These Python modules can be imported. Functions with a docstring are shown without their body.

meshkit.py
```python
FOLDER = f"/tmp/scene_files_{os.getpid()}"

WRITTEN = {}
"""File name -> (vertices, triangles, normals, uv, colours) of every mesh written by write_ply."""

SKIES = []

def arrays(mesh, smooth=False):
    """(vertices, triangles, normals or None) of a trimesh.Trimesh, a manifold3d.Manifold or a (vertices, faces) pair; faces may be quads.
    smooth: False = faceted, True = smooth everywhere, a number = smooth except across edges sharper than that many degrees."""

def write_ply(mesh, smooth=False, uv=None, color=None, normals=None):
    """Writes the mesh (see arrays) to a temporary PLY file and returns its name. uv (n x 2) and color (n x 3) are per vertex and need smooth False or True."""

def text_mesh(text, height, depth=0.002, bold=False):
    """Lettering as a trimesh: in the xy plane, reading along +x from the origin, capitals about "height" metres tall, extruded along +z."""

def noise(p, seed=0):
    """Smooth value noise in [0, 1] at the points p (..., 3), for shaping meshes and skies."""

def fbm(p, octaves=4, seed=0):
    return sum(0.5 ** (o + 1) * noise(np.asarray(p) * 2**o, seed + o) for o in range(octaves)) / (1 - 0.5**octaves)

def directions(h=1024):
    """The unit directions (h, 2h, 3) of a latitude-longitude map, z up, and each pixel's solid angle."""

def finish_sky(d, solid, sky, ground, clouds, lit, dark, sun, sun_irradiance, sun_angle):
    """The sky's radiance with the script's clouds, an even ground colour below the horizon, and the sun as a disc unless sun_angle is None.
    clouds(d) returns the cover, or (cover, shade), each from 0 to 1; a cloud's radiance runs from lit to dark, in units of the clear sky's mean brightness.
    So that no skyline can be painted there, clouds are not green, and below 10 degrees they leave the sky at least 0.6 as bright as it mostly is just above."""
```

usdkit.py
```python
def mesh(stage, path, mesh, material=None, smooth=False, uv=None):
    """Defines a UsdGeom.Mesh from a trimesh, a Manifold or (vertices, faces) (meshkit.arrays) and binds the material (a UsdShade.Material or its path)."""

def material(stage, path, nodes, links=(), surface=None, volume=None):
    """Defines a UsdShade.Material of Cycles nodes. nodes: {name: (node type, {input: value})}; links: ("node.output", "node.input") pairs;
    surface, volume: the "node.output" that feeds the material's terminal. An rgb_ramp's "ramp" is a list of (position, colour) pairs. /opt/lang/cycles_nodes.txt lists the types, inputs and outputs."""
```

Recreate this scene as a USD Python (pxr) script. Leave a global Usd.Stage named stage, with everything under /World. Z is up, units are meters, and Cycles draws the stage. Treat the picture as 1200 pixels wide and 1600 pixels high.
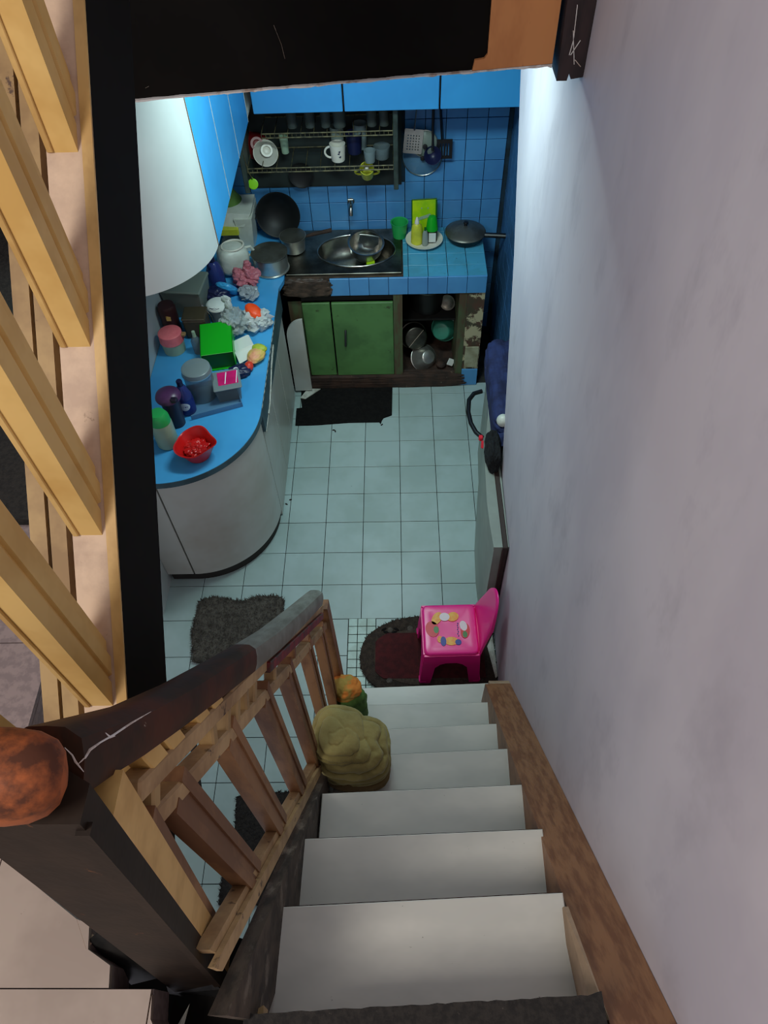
import math, random
import numpy as np, trimesh, usdkit, meshkit
import manifold3d as m3
from shapely.geometry import Polygon, Point, box as sbox
from shapely import affinity
from pxr import Usd, UsdGeom, UsdLux, Gf, Sdf, UsdShade

stage = Usd.Stage.CreateInMemory()
UsdGeom.SetStageUpAxis(stage, "Z"); UsdGeom.SetStageMetersPerUnit(stage, 1.0)
UsdGeom.Xform.Define(stage, "/World"); UsdGeom.Scope.Define(stage, "/World/Looks")
random.seed(7); RNG = np.random.default_rng(7)
PI = math.pi

# ------------------------------------------------------------------ camera
cam = UsdGeom.Camera.Define(stage, "/World/camera")
cam.CreateHorizontalApertureAttr(36.0); cam.CreateVerticalApertureAttr(48.0)
cam.CreateFocalLengthAttr(33.6)
cam.CreateClippingRangeAttr(Gf.Vec2f(0.05, 100.0))
CX, CY, CZ = (0.99964698, 0.00159597, -0.02652122), (0.01452081, 0.80311117, 0.59565225), (0.02225013, -0.59582708, 0.80280447)
UsdGeom.Xformable(cam).AddTransformOp().Set(Gf.Matrix4d(*CX, 0, *CY, 0, *CZ, 0, 0, 0, 3.11, 1))
cam.CreateExposureAttr(0.0)

# ------------------------------------------------------------------ lights
def rect_light(name, pos, look, w, h, power, color):
    l = UsdLux.RectLight.Define(stage, "/World/" + name)
    l.CreateWidthAttr(w); l.CreateHeightAttr(h); l.CreateIntensityAttr(power); l.CreateColorAttr(Gf.Vec3f(*color))
    d = np.array(look, float) - np.array(pos, float); z = -d / np.linalg.norm(d)
    x = np.cross([0, 1, 0.01], z); x /= np.linalg.norm(x); y = np.cross(z, x)
    UsdGeom.Xformable(l).AddTransformOp().Set(Gf.Matrix4d(*x, 0, *y, 0, *z, 0, *pos, 1))
    return l
rect_light("kitchen_lamp", (-0.12, 2.45, 2.42), (-0.12, 2.48, 0), 0.6, 0.20, 44.0, (0.76, 1.0, 0.98))
rect_light("landing_lamp", (-1.25, -0.75, 4.0), (0.1, 0.8, 2.0), 0.8, 0.8, 17.6, (1.0, 0.94, 0.87))
dome = UsdLux.DomeLight.Define(stage, "/World/ambient")
dome.CreateIntensityAttr(0.16); dome.CreateColorAttr(Gf.Vec3f(0.92, 0.9, 1.0))

# ------------------------------------------------------------------ materials
def lin(c):
    return tuple((x / 255 / 12.92) if x / 255 <= 0.04045 else ((x / 255 + 0.055) / 1.055) ** 2.4 for x in c)
def M(name, c, r=0.5, metal=0.0, c2=None, scale=6.0, lo=0.42, hi=0.6, stretch=(1, 1, 1), bump=0.0, bscale=60.0, c3=None, scale3=25.0, lo3=0.6, hi3=0.66, spec=0.5, coat=0.0, detail=5.0, vary=0.0, sheen=0.0):
    """Principled paint, wood, stone ...: c broken up towards c2 by noise, with patches of c3 (chips, stains), and a fine relief."""
    n = {"p": ("principled_bsdf", {"base_color": lin(c), "roughness": r, "metallic": metal, "specular_ior_level": spec, "coat_weight": coat, "sheen_weight": sheen})}
    L = []
    n["g"] = ("geometry", {}); n["m"] = ("mapping", {"scale": stretch}); L.append(("g.position", "m.vector"))
    last = None
    if c2 is not None:
        n["n"] = ("noise_texture", {"scale": scale, "detail": detail, "roughness": 0.6}); L.append(("m.vector", "n.vector"))
        n["r"] = ("rgb_ramp", {"ramp": [(0, lin(c)), (lo, lin(c)), (hi, lin(c2)), (1, lin(c2))]}); L.append(("n.fac", "r.fac")); last = "r.color"
    if c3 is not None:
        n["n3"] = ("noise_texture", {"scale": scale3, "detail": 6.0, "roughness": 0.65}); L.append(("m.vector", "n3.vector"))
        n["r3"] = ("rgb_ramp", {"ramp": [(0, (0, 0, 0)), (lo3, (0, 0, 0)), (hi3, (1, 1, 1)), (1, (1, 1, 1))]}); L.append(("n3.fac", "r3.fac"))
        n["x"] = ("mix_color", {"a": lin(c), "b": lin(c3)}); L.append(("r3.color", "x.fac"))
        if last: L.append((last, "x.a"))
        last = "x.result"
    if vary:
        n["o"] = ("object_info", {}); n["mr"] = ("map_range", {"from_min": 0.0, "from_max": 1.0, "to_min": 1 - vary, "to_max": 1 + vary}); L.append(("o.random", "mr.value"))
        n["hv"] = ("hsv", {"color": lin(c)}); L.append(("mr.result", "hv.value"))
        if last: L.append((last, "hv.color"))
        last = "hv.color"
    if last: L.append((last, "p.base_color"))
    if bump:
        n["bn"] = ("noise_texture", {"scale": bscale, "detail": 4.0}); L.append(("m.vector", "bn.vector"))
        n["b"] = ("bump", {"strength": bump, "distance": 0.004}); L += [("bn.fac", "b.height"), ("b.normal", "p.normal")]
    return usdkit.material(stage, "/World/Looks/" + name, n, L, surface="p.BSDF")
def MC(name, c, fac=0.45, r=0.15):
    """Thin clear or milky plastic: partly see-through."""
    n = {"t": ("transparent_bsdf", {"color": tuple(0.5 + 0.5 * x for x in lin(c))}), "p": ("principled_bsdf", {"base_color": lin(c), "roughness": r}), "m": ("mix_closure", {"fac": fac})}
    return usdkit.material(stage, "/World/Looks/" + name, n, [("t.BSDF", "m.closure1"), ("p.BSDF", "m.closure2")], surface="m.closure")

K = {}
K["floor_tile"] = M("floor_tile", (176, 198, 196), 0.5, c2=(164, 186, 182), scale=3, vary=0.04, c3=(120, 130, 122), scale3=40, lo3=0.7, hi3=0.76)
K["mosaic"] = M("mosaic", (178, 206, 198), 0.4, c2=(160, 184, 174), scale=12, vary=0.06)
K["grout"] = M("grout", (60, 62, 58), 0.9, c2=(38, 38, 36), scale=9)
K["blue_tile"] = M("blue_tile", (82, 152, 208), 0.32, c2=(74, 138, 196), scale=3, vary=0.06)
K["blue_grout"] = M("blue_grout", (30, 62, 84), 0.9, c2=(22, 40, 50), scale=6)
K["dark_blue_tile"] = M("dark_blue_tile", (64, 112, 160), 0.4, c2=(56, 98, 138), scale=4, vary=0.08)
K["counter_tile"] = M("counter_tile", (80, 168, 204), 0.35, c2=(74, 152, 180), scale=7, vary=0.05, c3=(40, 60, 60), scale3=30, lo3=0.66, hi3=0.74)
K["blue_laminate"] = M("blue_laminate", (74, 168, 226), 0.32, c2=(68, 158, 218), scale=3)
K["blue_door"] = M("blue_door", (62, 162, 226), 0.4, c2=(58, 152, 216), scale=3)
K["teal_edge"] = M("teal_edge", (62, 92, 104), 0.5, c2=(50, 76, 86), scale=8)
K["white_laminate"] = M("white_laminate", (196, 198, 192), 0.38, c2=(182, 180, 170), scale=2.2)
K["upper_white"] = M("upper_white", (196, 204, 203), 0.42, c2=(188, 196, 195), scale=2)
K["white_strip"] = M("white_strip", (205, 205, 195), 0.6, c2=(170, 168, 155), scale=30)
K["lavender"] = M("lavender", (212, 206, 214), 0.6, c2=(200, 194, 204), scale=2.2, stretch=(1, 1, 0.6), bump=0.12, bscale=9, c3=(184, 178, 188), scale3=5, lo3=0.55, hi3=0.8)
K["stair_white"] = M("stair_white", (212, 210, 200), 0.33, c2=(200, 199, 190), scale=3, stretch=(1, 2, 1), c3=(60, 54, 46), scale3=85, lo3=0.72, hi3=0.735, bump=0.04, bscale=18)
K["dusty_wood"] = M("dusty_wood", (84, 72, 60), 0.8, c2=(52, 44, 36), scale=20, stretch=(2, 0.7, 0.7), c3=(136, 126, 112), scale3=16, lo3=0.55, hi3=0.7, bump=0.3)
K["brown_board"] = M("brown_board", (152, 106, 70), 0.5, c2=(124, 80, 50), scale=22, stretch=(3, 0.5, 0.5), bump=0.1, bscale=90)
K["beige_end"] = M("beige_end", (178, 150, 122), 0.7, c2=(160, 134, 108), scale=12)
K["dark_wood"] = M("dark_wood", (38, 27, 19), 0.55, spec=0.2, c2=(28, 19, 13), scale=9, stretch=(2, 1, 1), c3=(120, 70, 40), scale3=20, lo3=0.68, hi3=0.76, bump=0.1)
K["hand_rail"] = M("hand_rail", (50, 32, 21), 0.55, spec=0.2, c2=(78, 40, 24), scale=10, stretch=(2, 0.8, 0.8), c3=(150, 140, 126), scale3=38, lo3=0.71, hi3=0.75, bump=0.1)
K["end_grain"] = M("end_grain", (156, 82, 40), 0.55, spec=0.3, c2=(80, 42, 23), scale=34, c3=(190, 130, 90), scale3=40, lo3=0.68, hi3=0.74, bump=0.2)
K["grey_wood"] = M("grey_wood", (134, 138, 128), 0.6, c2=(108, 108, 98), scale=12, stretch=(3, 0.6, 0.6))
K["red_paint"] = M("red_paint", (128, 26, 30), 0.5, c2=(90, 22, 22), scale=25, c3=(60, 36, 28), scale3=22, lo3=0.5, hi3=0.6)
K["peel_brown"] = M("peel_brown", (150, 108, 70), 0.55, c2=(112, 74, 45), scale=12, stretch=(1.5, 1, 0.4), bump=0.15)
K["peel_rail"] = M("peel_rail", (190, 158, 112), 0.6, c2=(150, 118, 80), scale=10, stretch=(1, 0.7, 0.7), c3=(58, 38, 26), scale3=24, lo3=0.6, hi3=0.66, bump=0.2)
K["cream_paint"] = M("cream_paint", (222, 184, 112), 0.5, c2=(206, 164, 92), scale=6, c3=(84, 44, 24), scale3=13, lo3=0.685, hi3=0.70, bump=0.08, bscale=30)
K["cream_edge"] = M("cream_edge", (216, 178, 110), 0.5, c2=(190, 150, 86), scale=12, stretch=(1, 0.6, 0.6), c3=(70, 40, 24), scale3=20, lo3=0.74, hi3=0.76)
K["cream_dull"] = M("cream_dull", (170, 140, 92), 0.6, c2=(140, 110, 70), scale=8, c3=(80, 56, 40), scale3=18, lo3=0.66, hi3=0.7)
K["pale_plate"] = M("pale_plate", (206, 178, 150), 0.6, c2=(186, 158, 134), scale=14, bump=0.3, bscale=35, c3=(140, 110, 84), scale3=30, lo3=0.68, hi3=0.74)
K["black_paint"] = M("black_paint", (13, 11, 9), 0.75, c2=(18, 15, 12), scale=6, c3=(60, 54, 44), scale3=55, lo3=0.76, hi3=0.79, spec=0.12)
K["plywood"] = M("plywood", (206, 138, 82), 0.7, c2=(190, 122, 70), scale=10, stretch=(1, 1, 0.4), c3=(112, 62, 32), scale3=14, lo3=0.64, hi3=0.72)
K["old_post"] = M("old_post", (34, 24, 24), 0.6, c2=(52, 36, 36), scale=16, stretch=(2.5, 1, 0.4), c3=(120, 110, 104), scale3=18, lo3=0.66, hi3=0.7)
K["plaster_lip"] = M("plaster_lip", (216, 212, 208), 0.8, c2=(176, 156, 142), scale=30, lo=0.5, hi=0.62)
K["landing_tile"] = M("landing_tile", (170, 152, 138), 0.55, c2=(156, 138, 125), scale=5, c3=(120, 100, 88), scale3=45, lo3=0.7, hi3=0.76)
K["landing_grey"] = M("landing_grey", (150, 132, 128), 0.7, c2=(132, 116, 114), scale=60, detail=2)
K["carpet_dark"] = M("carpet_dark", (44, 40, 36), 0.95, c2=(30, 27, 25), scale=90, c3=(96, 88, 80), scale3=120, lo3=0.68, hi3=0.72, bump=0.5, bscale=200)
K["purple_wall"] = M("purple_wall", (112, 98, 112), 0.8, c2=(96, 84, 98), scale=6)
K["black_gloss"] = M("black_gloss", (24, 24, 24), 0.5, spec=0.25, c2=(44, 42, 40), scale=14, c3=(150, 140, 130), scale3=40, lo3=0.7, hi3=0.75, bump=0.3, bscale=20)
K["green_paint"] = M("green_paint", (86, 132, 74), 0.5, c2=(72, 112, 62), scale=5, c3=(52, 40, 26), scale3=13, lo3=0.66, hi3=0.72)
K["green_frame"] = M("green_frame", (78, 92, 60), 0.6, c2=(84, 66, 46), scale=14, stretch=(2, 1, 0.5))
K["dirty_brown"] = M("dirty_brown", (66, 46, 36), 0.8, c2=(44, 32, 26), scale=16, c3=(130, 116, 96), scale3=28, lo3=0.66, hi3=0.7, bump=0.3)
K["peeling_post"] = M("peeling_post", (70, 66, 48), 0.7, c2=(92, 62, 48), scale=14, c3=(186, 178, 142), scale3=11, lo3=0.5, hi3=0.54, bump=0.15)
K["peel_beige"] = M("peel_beige", (176, 176, 146), 0.7, c2=(150, 146, 116), scale=14)
K["cavity_dark"] = M("cavity_dark", (22, 22, 20), 0.9)
K["rack_back"] = M("rack_back", (36, 46, 44), 0.8, c2=(28, 34, 32), scale=7)
K["rack_frame"] = M("rack_frame", (60, 74, 68), 0.5, c2=(44, 52, 48), scale=14)
K["rack_wire"] = M("rack_wire", (112, 104, 70), 0.5, metal=0.2, c2=(58, 54, 40), scale=30)
K["steel"] = M("steel", (176, 176, 170), 0.28, metal=1.0, c2=(150, 150, 142), scale=14)
K["steel_dull"] = M("steel_dull", (128, 126, 116), 0.38, metal=1.0, c2=(96, 92, 82), scale=9)
K["aluminium"] = M("aluminium", (200, 200, 194), 0.36, metal=0.85, c2=(178, 178, 172), scale=10)
K["alu_lid"] = M("alu_lid", (120, 120, 112), 0.42, metal=0.75, c2=(96, 94, 86), scale=8)
K["granite"] = M("granite", (54, 42, 34), 0.5, c2=(84, 66, 54), scale=18, c3=(120, 104, 88), scale3=22, lo3=0.64, hi3=0.7)
K["black_iron"] = M("black_iron", (16, 16, 16), 0.5, c2=(26, 26, 26), scale=8, spec=0.4)
K["black_plastic"] = M("black_plastic", (18, 18, 22), 0.4)
K["navy_plastic"] = M("navy_plastic", (20, 26, 66), 0.4)
K["white_plastic"] = M("white_plastic", (214, 218, 208), 0.4, c2=(200, 204, 192), scale=8)
K["grey_plastic"] = M("grey_plastic", (138, 150, 142), 0.5, c2=(124, 134, 128), scale=6)
K["green_plastic"] = M("green_plastic", (20, 168, 30), 0.35)
K["green_inside"] = M("green_inside", (14, 92, 16), 0.5)
K["green_soft"] = M("green_soft", (40, 168, 84), 0.4)
K["teal_plastic"] = M("teal_plastic", (52, 132, 110), 0.4)
K["lime"] = M("lime", (140, 214, 30), 0.4)
K["yellow_plastic"] = M("yellow_plastic", (206, 208, 60), 0.4, c2=(186, 190, 52), scale=9)
K["yellow_green"] = M("yellow_green", (190, 222, 20), 0.35, c2=(150, 206, 20), scale=9)
K["red_plastic"] = M("red_plastic", (216, 26, 24), 0.3, c2=(190, 20, 20), scale=8)
K["dark_red"] = M("dark_red", (120, 20, 22), 0.4)
K["pink_plastic"] = M("pink_plastic", (255, 40, 150), 0.3)
K["pink_soft"] = M("pink_soft", (236, 122, 128), 0.5, c2=(220, 104, 112), scale=9)
K["magenta"] = M("magenta", (214, 30, 112), 0.35, c2=(190, 26, 98), scale=9)
K["purple_plastic"] = M("purple_plastic", (94, 52, 96), 0.35, c2=(76, 40, 80), scale=9)
K["dark_purple"] = M("dark_purple", (34, 22, 44), 0.4)
K["blue_label"] = M("blue_label", (28, 44, 122), 0.4)
K["white_print"] = M("white_print", (226, 230, 232), 0.5)
K["sky_blue"] = M("sky_blue", (60, 160, 216), 0.35)
K["blue_liquid"] = MC("blue_liquid", (58, 70, 140), 0.7, 0.12)
K["clear"] = MC("clear", (150, 166, 170), 0.30, 0.12)
K["clear_blue"] = MC("clear_blue", (120, 170, 204), 0.45, 0.12)
K["milky"] = MC("milky", (150, 166, 168), 0.6, 0.3)
K["dim_glass"] = MC("dim_glass", (96, 104, 100), 0.5, 0.15)
K["milky_green"] = MC("milky_green", (170, 196, 170), 0.72, 0.3)
K["grey_clear"] = MC("grey_clear", (138, 150, 140), 0.75, 0.3)
K["bag_white"] = MC("bag_white", (208, 216, 214), 0.82, 0.28)
K["bag_clear"] = MC("bag_clear", (186, 196, 194), 0.6, 0.2)
K["bag_pink"] = MC("bag_pink", (206, 120, 132), 0.85, 0.3)
K["bag_grey"] = MC("bag_grey", (170, 176, 182), 0.8, 0.3)
K["orange"] = M("orange", (255, 92, 34), 0.45, c2=(255, 66, 20), scale=9)
K["olive_brown"] = M("olive_brown", (66, 58, 40), 0.5, c2=(50, 42, 30), scale=9)
K["maroon"] = M("maroon", (58, 24, 24), 0.5, c2=(46, 18, 20), scale=9)
K["paper"] = M("paper", (214, 220, 214), 0.7)
K["peach"] = M("peach", (228, 158, 120), 0.55, c2=(220, 190, 96), scale=16)
K["tomato"] = M("tomato", (214, 62, 44), 0.4)
K["leaf"] = M("leaf", (190, 200, 70), 0.5, c2=(166, 186, 60), scale=16)
K["khaki"] = M("khaki", (158, 146, 88), 0.9, c2=(136, 124, 70), scale=8, bump=0.25, bscale=140, sheen=0.2)
K["khaki_dark"] = M("khaki_dark", (118, 96, 54), 0.9, c2=(98, 78, 44), scale=10, bump=0.3, bscale=120)
K["bag_green"] = M("bag_green", (84, 120, 52), 0.85, c2=(72, 104, 46), scale=9)
K["bag_orange"] = M("bag_orange", (216, 132, 52), 0.85, c2=(180, 150, 70), scale=14, lo=0.5, hi=0.56)
K["rug_grey"] = M("rug_grey", (96, 90, 82), 1.0, c2=(74, 68, 62), scale=40, bump=0.8, bscale=160)
K["rug_brown"] = M("rug_brown", (62, 52, 44), 1.0, c2=(46, 38, 32), scale=45, bump=0.8, bscale=170)
K["rug_mid"] = M("rug_mid", (76, 64, 54), 1.0, c2=(60, 50, 42), scale=60, bump=0.6, bscale=170)
K["rug_red"] = M("rug_red", (80, 26, 28), 1.0, c2=(64, 22, 24), scale=40, bump=0.5, bscale=170)
K["mat_black"] = M("mat_black", (16, 15, 15), 0.95, c2=(24, 23, 22), scale=50, spec=0.2)
K["navy_cloth"] = M("navy_cloth", (26, 32, 68), 0.85, c2=(40, 52, 100), scale=10, c3=(128, 112, 128), scale3=26, lo3=0.66, hi3=0.7)
K["black_cloth"] = M("black_cloth", (14, 16, 18), 0.9)
K["machine_grey"] = M("machine_grey", (150, 160, 150), 0.45, c2=(138, 146, 138), scale=4)
K["machine_brown"] = M("machine_brown", (52, 36, 30), 0.6)
K["tag_red"] = M("tag_red", (236, 40, 60), 0.5)
K["print_orange"] = M("print_orange", (250, 150, 30), 0.4, c2=(250, 190, 60), scale=60)
K["print_blue"] = M("print_blue", (30, 40, 150), 0.4)
K["print_green"] = M("print_green", (70, 130, 60), 0.4)
K["print_red"] = M("print_red", (226, 30, 50), 0.4)
K["print_white"] = M("print_white", (240, 225, 228), 0.4)
K["baseboard"] = M("baseboard", (38, 30, 26), 0.7)
K["cream_white"] = M("cream_white", (224, 220, 206), 0.35)
K["faded_black"] = M("faded_black", (40, 42, 42), 0.6)

# ------------------------------------------------------------------ helpers
_used = {}
def numbered(parent, name):
    k = (parent, name); n = _used.get(k, 0); _used[k] = n + 1
    return name if n == 0 else f"{name}_{n:03d}"
LOC = {}
WORLD = set()                                                      # things whose parts are given in world coordinates
def thing(name, label, cat, loc=(0, 0, 0), rot=(0, 0, 0), group=None):
    path = "/World/" + numbered("/World", name)
    x = UsdGeom.Xform.Define(stage, path); x.AddTranslateOp().Set(Gf.Vec3d(*map(float, loc)))
    if any(rot): x.AddRotateXYZOp().Set(Gf.Vec3f(*map(float, rot)))
    p = x.GetPrim(); p.SetCustomDataByKey("label", label); p.SetCustomDataByKey("category", cat)
    if group: p.SetCustomDataByKey("group", group)
    LOC[path] = np.array(loc, float)
    return path
def struct(name):
    path = "/World/" + numbered("/World", name)
    UsdGeom.Xform.Define(stage, path).GetPrim().SetCustomDataByKey("kind", "structure"); LOC[path] = np.zeros(3)
    return path
def part(parent, name, mesh, mat, label=None, smooth=35, world=False, kind=None):
    path = parent + "/" + numbered(parent, name)
    if hasattr(mesh, "to_mesh"):
        mm = mesh.to_mesh(); mesh = trimesh.Trimesh(np.array(mm.vert_properties[:, :3]), np.array(mm.tri_verts), process=False)
    mesh = mesh.copy(); world = world or parent in WORLD
    if world: mesh.apply_translation(-LOC[parent if parent in LOC else parent.rsplit("/", 1)[0]])
    g = usdkit.mesh(stage, path, mesh, K[mat], smooth=smooth)
    if label: g.GetPrim().SetCustomDataByKey("label", label)
    if kind: g.GetPrim().SetCustomDataByKey("kind", kind)
    return path
def single(name, mesh, mat, label, cat, group=None, smooth=35, kind=None):
    path = "/World/" + numbered("/World", name)
    if hasattr(mesh, "to_mesh"):
        mm = mesh.to_mesh(); mesh = trimesh.Trimesh(np.array(mm.vert_properties[:, :3]), np.array(mm.tri_verts), process=False)
    g = usdkit.mesh(stage, path, mesh, K[mat], smooth=smooth); p = g.GetPrim()
    p.SetCustomDataByKey("label", label); p.SetCustomDataByKey("category", cat)
    if group: p.SetCustomDataByKey("group", group)
    if kind: p.SetCustomDataByKey("kind", kind)
    return path
def bx(x0, x1, y0, y1, z0, z1):
    m = trimesh.creation.box((x1 - x0, y1 - y0, z1 - z0)); m.apply_translation(((x0 + x1) / 2, (y0 + y1) / 2, (z0 + z1) / 2)); return m
def bev(x0, x1, y0, y1, z0, z1, b=0.003):
    p = [(x, y, z) for x in (x0, x1) for y in (y0, y1) for z in (z0, z1)]
    c = np.array([(x0 + x1) / 2, (y0 + y1) / 2, (z0 + z1) / 2]); out = []
    for q in p:
        s = np.sign(c - np.array(q))
        for k in range(3):
            d = np.array(q, float); d += s * b; d[k] -= s[k] * b; out.append(d)
    return trimesh.convex.convex_hull(np.array(out))
def hull(pts):
    return trimesh.convex.convex_hull(np.array(pts, float))
def cat(*ms):
    return trimesh.util.concatenate([m for m in ms])
def prism(poly, z0, z1):
    g = poly if hasattr(poly, "exterior") else Polygon(poly)
    m = trimesh.creation.extrude_polygon(g, z1 - z0, engine="earcut"); m.apply_translation((0, 0, z0)); return m
def prism_y(poly, y0, y1):
    """polygon in (x, z), extruded along y"""
    m = prism(poly, 0, y1 - y0); v = m.vertices.copy(); m.vertices = np.stack([v[:, 0], y1 - v[:, 2], v[:, 1]], 1); return m
def prism_x(poly, x0, x1):
    """polygon in (y, z), extruded along x"""
    m = prism(poly, 0, x1 - x0); v = m.vertices.copy(); m.vertices = np.stack([x0 + v[:, 2], v[:, 0], v[:, 1]], 1); return m
def lathe(prof, n=36):
    return trimesh.creation.revolve(np.array(prof, float), sections=n)
def tube(pts, r, n=10, closed=False):
    pts = np.array(pts, float); N = len(pts); V, F = [], []
    rr = np.full(N, r) if np.ndim(r) == 0 else np.array(r)
    u = None
    for i in range(N):
        a, b = (pts[(i - 1) % N], pts[(i + 1) % N]) if closed else (pts[max(i - 1, 0)], pts[min(i + 1, N - 1)])
        t = b - a; t /= np.linalg.norm(t) + 1e-12
        if u is None:
            u = np.cross(t, [0.3, 0.2, 1.0] if abs(t[2]) < 0.9 else [1, 0, 0])
        u = u - t * (u @ t); u /= np.linalg.norm(u); w = np.cross(t, u)
        for k in range(n):
            V.append(pts[i] + rr[i] * (math.cos(2 * PI * k / n) * u + math.sin(2 * PI * k / n) * w))
    for i in range(N if closed else N - 1):
        j = (i + 1) % N
        for k in range(n):
            l = (k + 1) % n; F += [(i * n + k, i * n + l, j * n + l), (i * n + k, j * n + l, j * n + k)]
    if not closed:
        V += [pts[0], pts[-1]]
        for k in range(n):
            F += [(len(V) - 2, (k + 1) % n, k), (len(V) - 1, (N - 1) * n + k, (N - 1) * n + (k + 1) % n)]
    return trimesh.Trimesh(np.array(V), np.array(F), process=False)
def move(m, t=(0, 0, 0), rx=0, ry=0, rz=0, s=None):
    m = m.copy()
    if s is not None: m.apply_scale(s)
    for a, ax in ((rx, (1, 0, 0)), (ry, (0, 1, 0)), (rz, (0, 0, 1))):
        if a: m.apply_transform(trimesh.transformations.rotation_matrix(math.radians(a), ax))
    m.apply_translation(t); return m
def bar(p, q, w, h, up=(0, 0, 1), b=0.002):
    """a squared bar from p to q, w wide and h high, edges eased"""
    p, q = np.array(p, float), np.array(q, float); t = q - p; L = np.linalg.norm(t); t /= L
    side = np.cross(t, up); side /= np.linalg.norm(side); u = np.cross(side, t)
    m = bev(-w / 2, w / 2, 0, L, -h / 2, h / 2, b)
    v = m.vertices; m.vertices = p + v[:, :1] * side + v[:, 1:2] * t + v[:, 2:] * u; return m
def arc(cx, cy, r, a0, a1, n=24):
    return [(cx + r * math.cos(math.radians(a0 + (a1 - a0) * i / n)), cy + r * math.sin(math.radians(a0 + (a1 - a0) * i / n))) for i in range(n + 1)]
def blob(rx, ry, rz, amp=0.2, freq=3.0, seed=0, sub=5, power=2.0, flat=None, fold=0.0, crumple=0.0):
    m = trimesh.creation.icosphere(sub, 1.0); v = m.vertices.copy()
    if power != 2.0:
        v = v / (np.abs(v) ** power).sum(1, keepdims=True) ** (1 / power)
    n = meshkit.fbm(v * freq + seed * 7.3 + 50, 4, seed) - 0.5
    if fold:
        n = n + fold * (np.abs(np.sin(v[:, 2] * 7 + 5 * meshkit.noise(v * 2 + 31, seed))) - 0.5)
    if crumple:
        for q, (fr, w) in enumerate(((1.6, 1.0), (3.1, 0.6), (6.0, 0.3))):
            n = n - crumple * w * (0.35 - np.abs(meshkit.noise(v * fr + seed * 3.1 + 20 * q, seed + q) - 0.5) * 2)
    v = v * (1 + amp * 2 * n[:, None]) * np.array([rx, ry, rz])
    if flat is not None: v[:, 2] = np.maximum(v[:, 2], flat)
    m.vertices = v; return m

def crush(rx, ry, rz, seed):
    """crumpled thin plastic: a coarse ball with pulled corners and dents, flat facets between creases"""
    r = np.random.default_rng(seed); m = trimesh.creation.icosphere(3, 1.0); v = m.vertices.copy()
    k = 1 + 0.34 * (meshkit.fbm(v * 2.1 + seed, 3, seed) - 0.5) * 2 + r.uniform(-0.045, 0.06, len(v))
    for _ in range(7):
        d = r.normal(size=3); d /= np.linalg.norm(d); q = v @ d
        k -= 0.16 * np.exp(-((q - r.uniform(-0.3, 0.6)) / 0.09) ** 2)
    m.vertices = v * k[:, None] * np.array([rx, ry, rz]); return m

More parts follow.
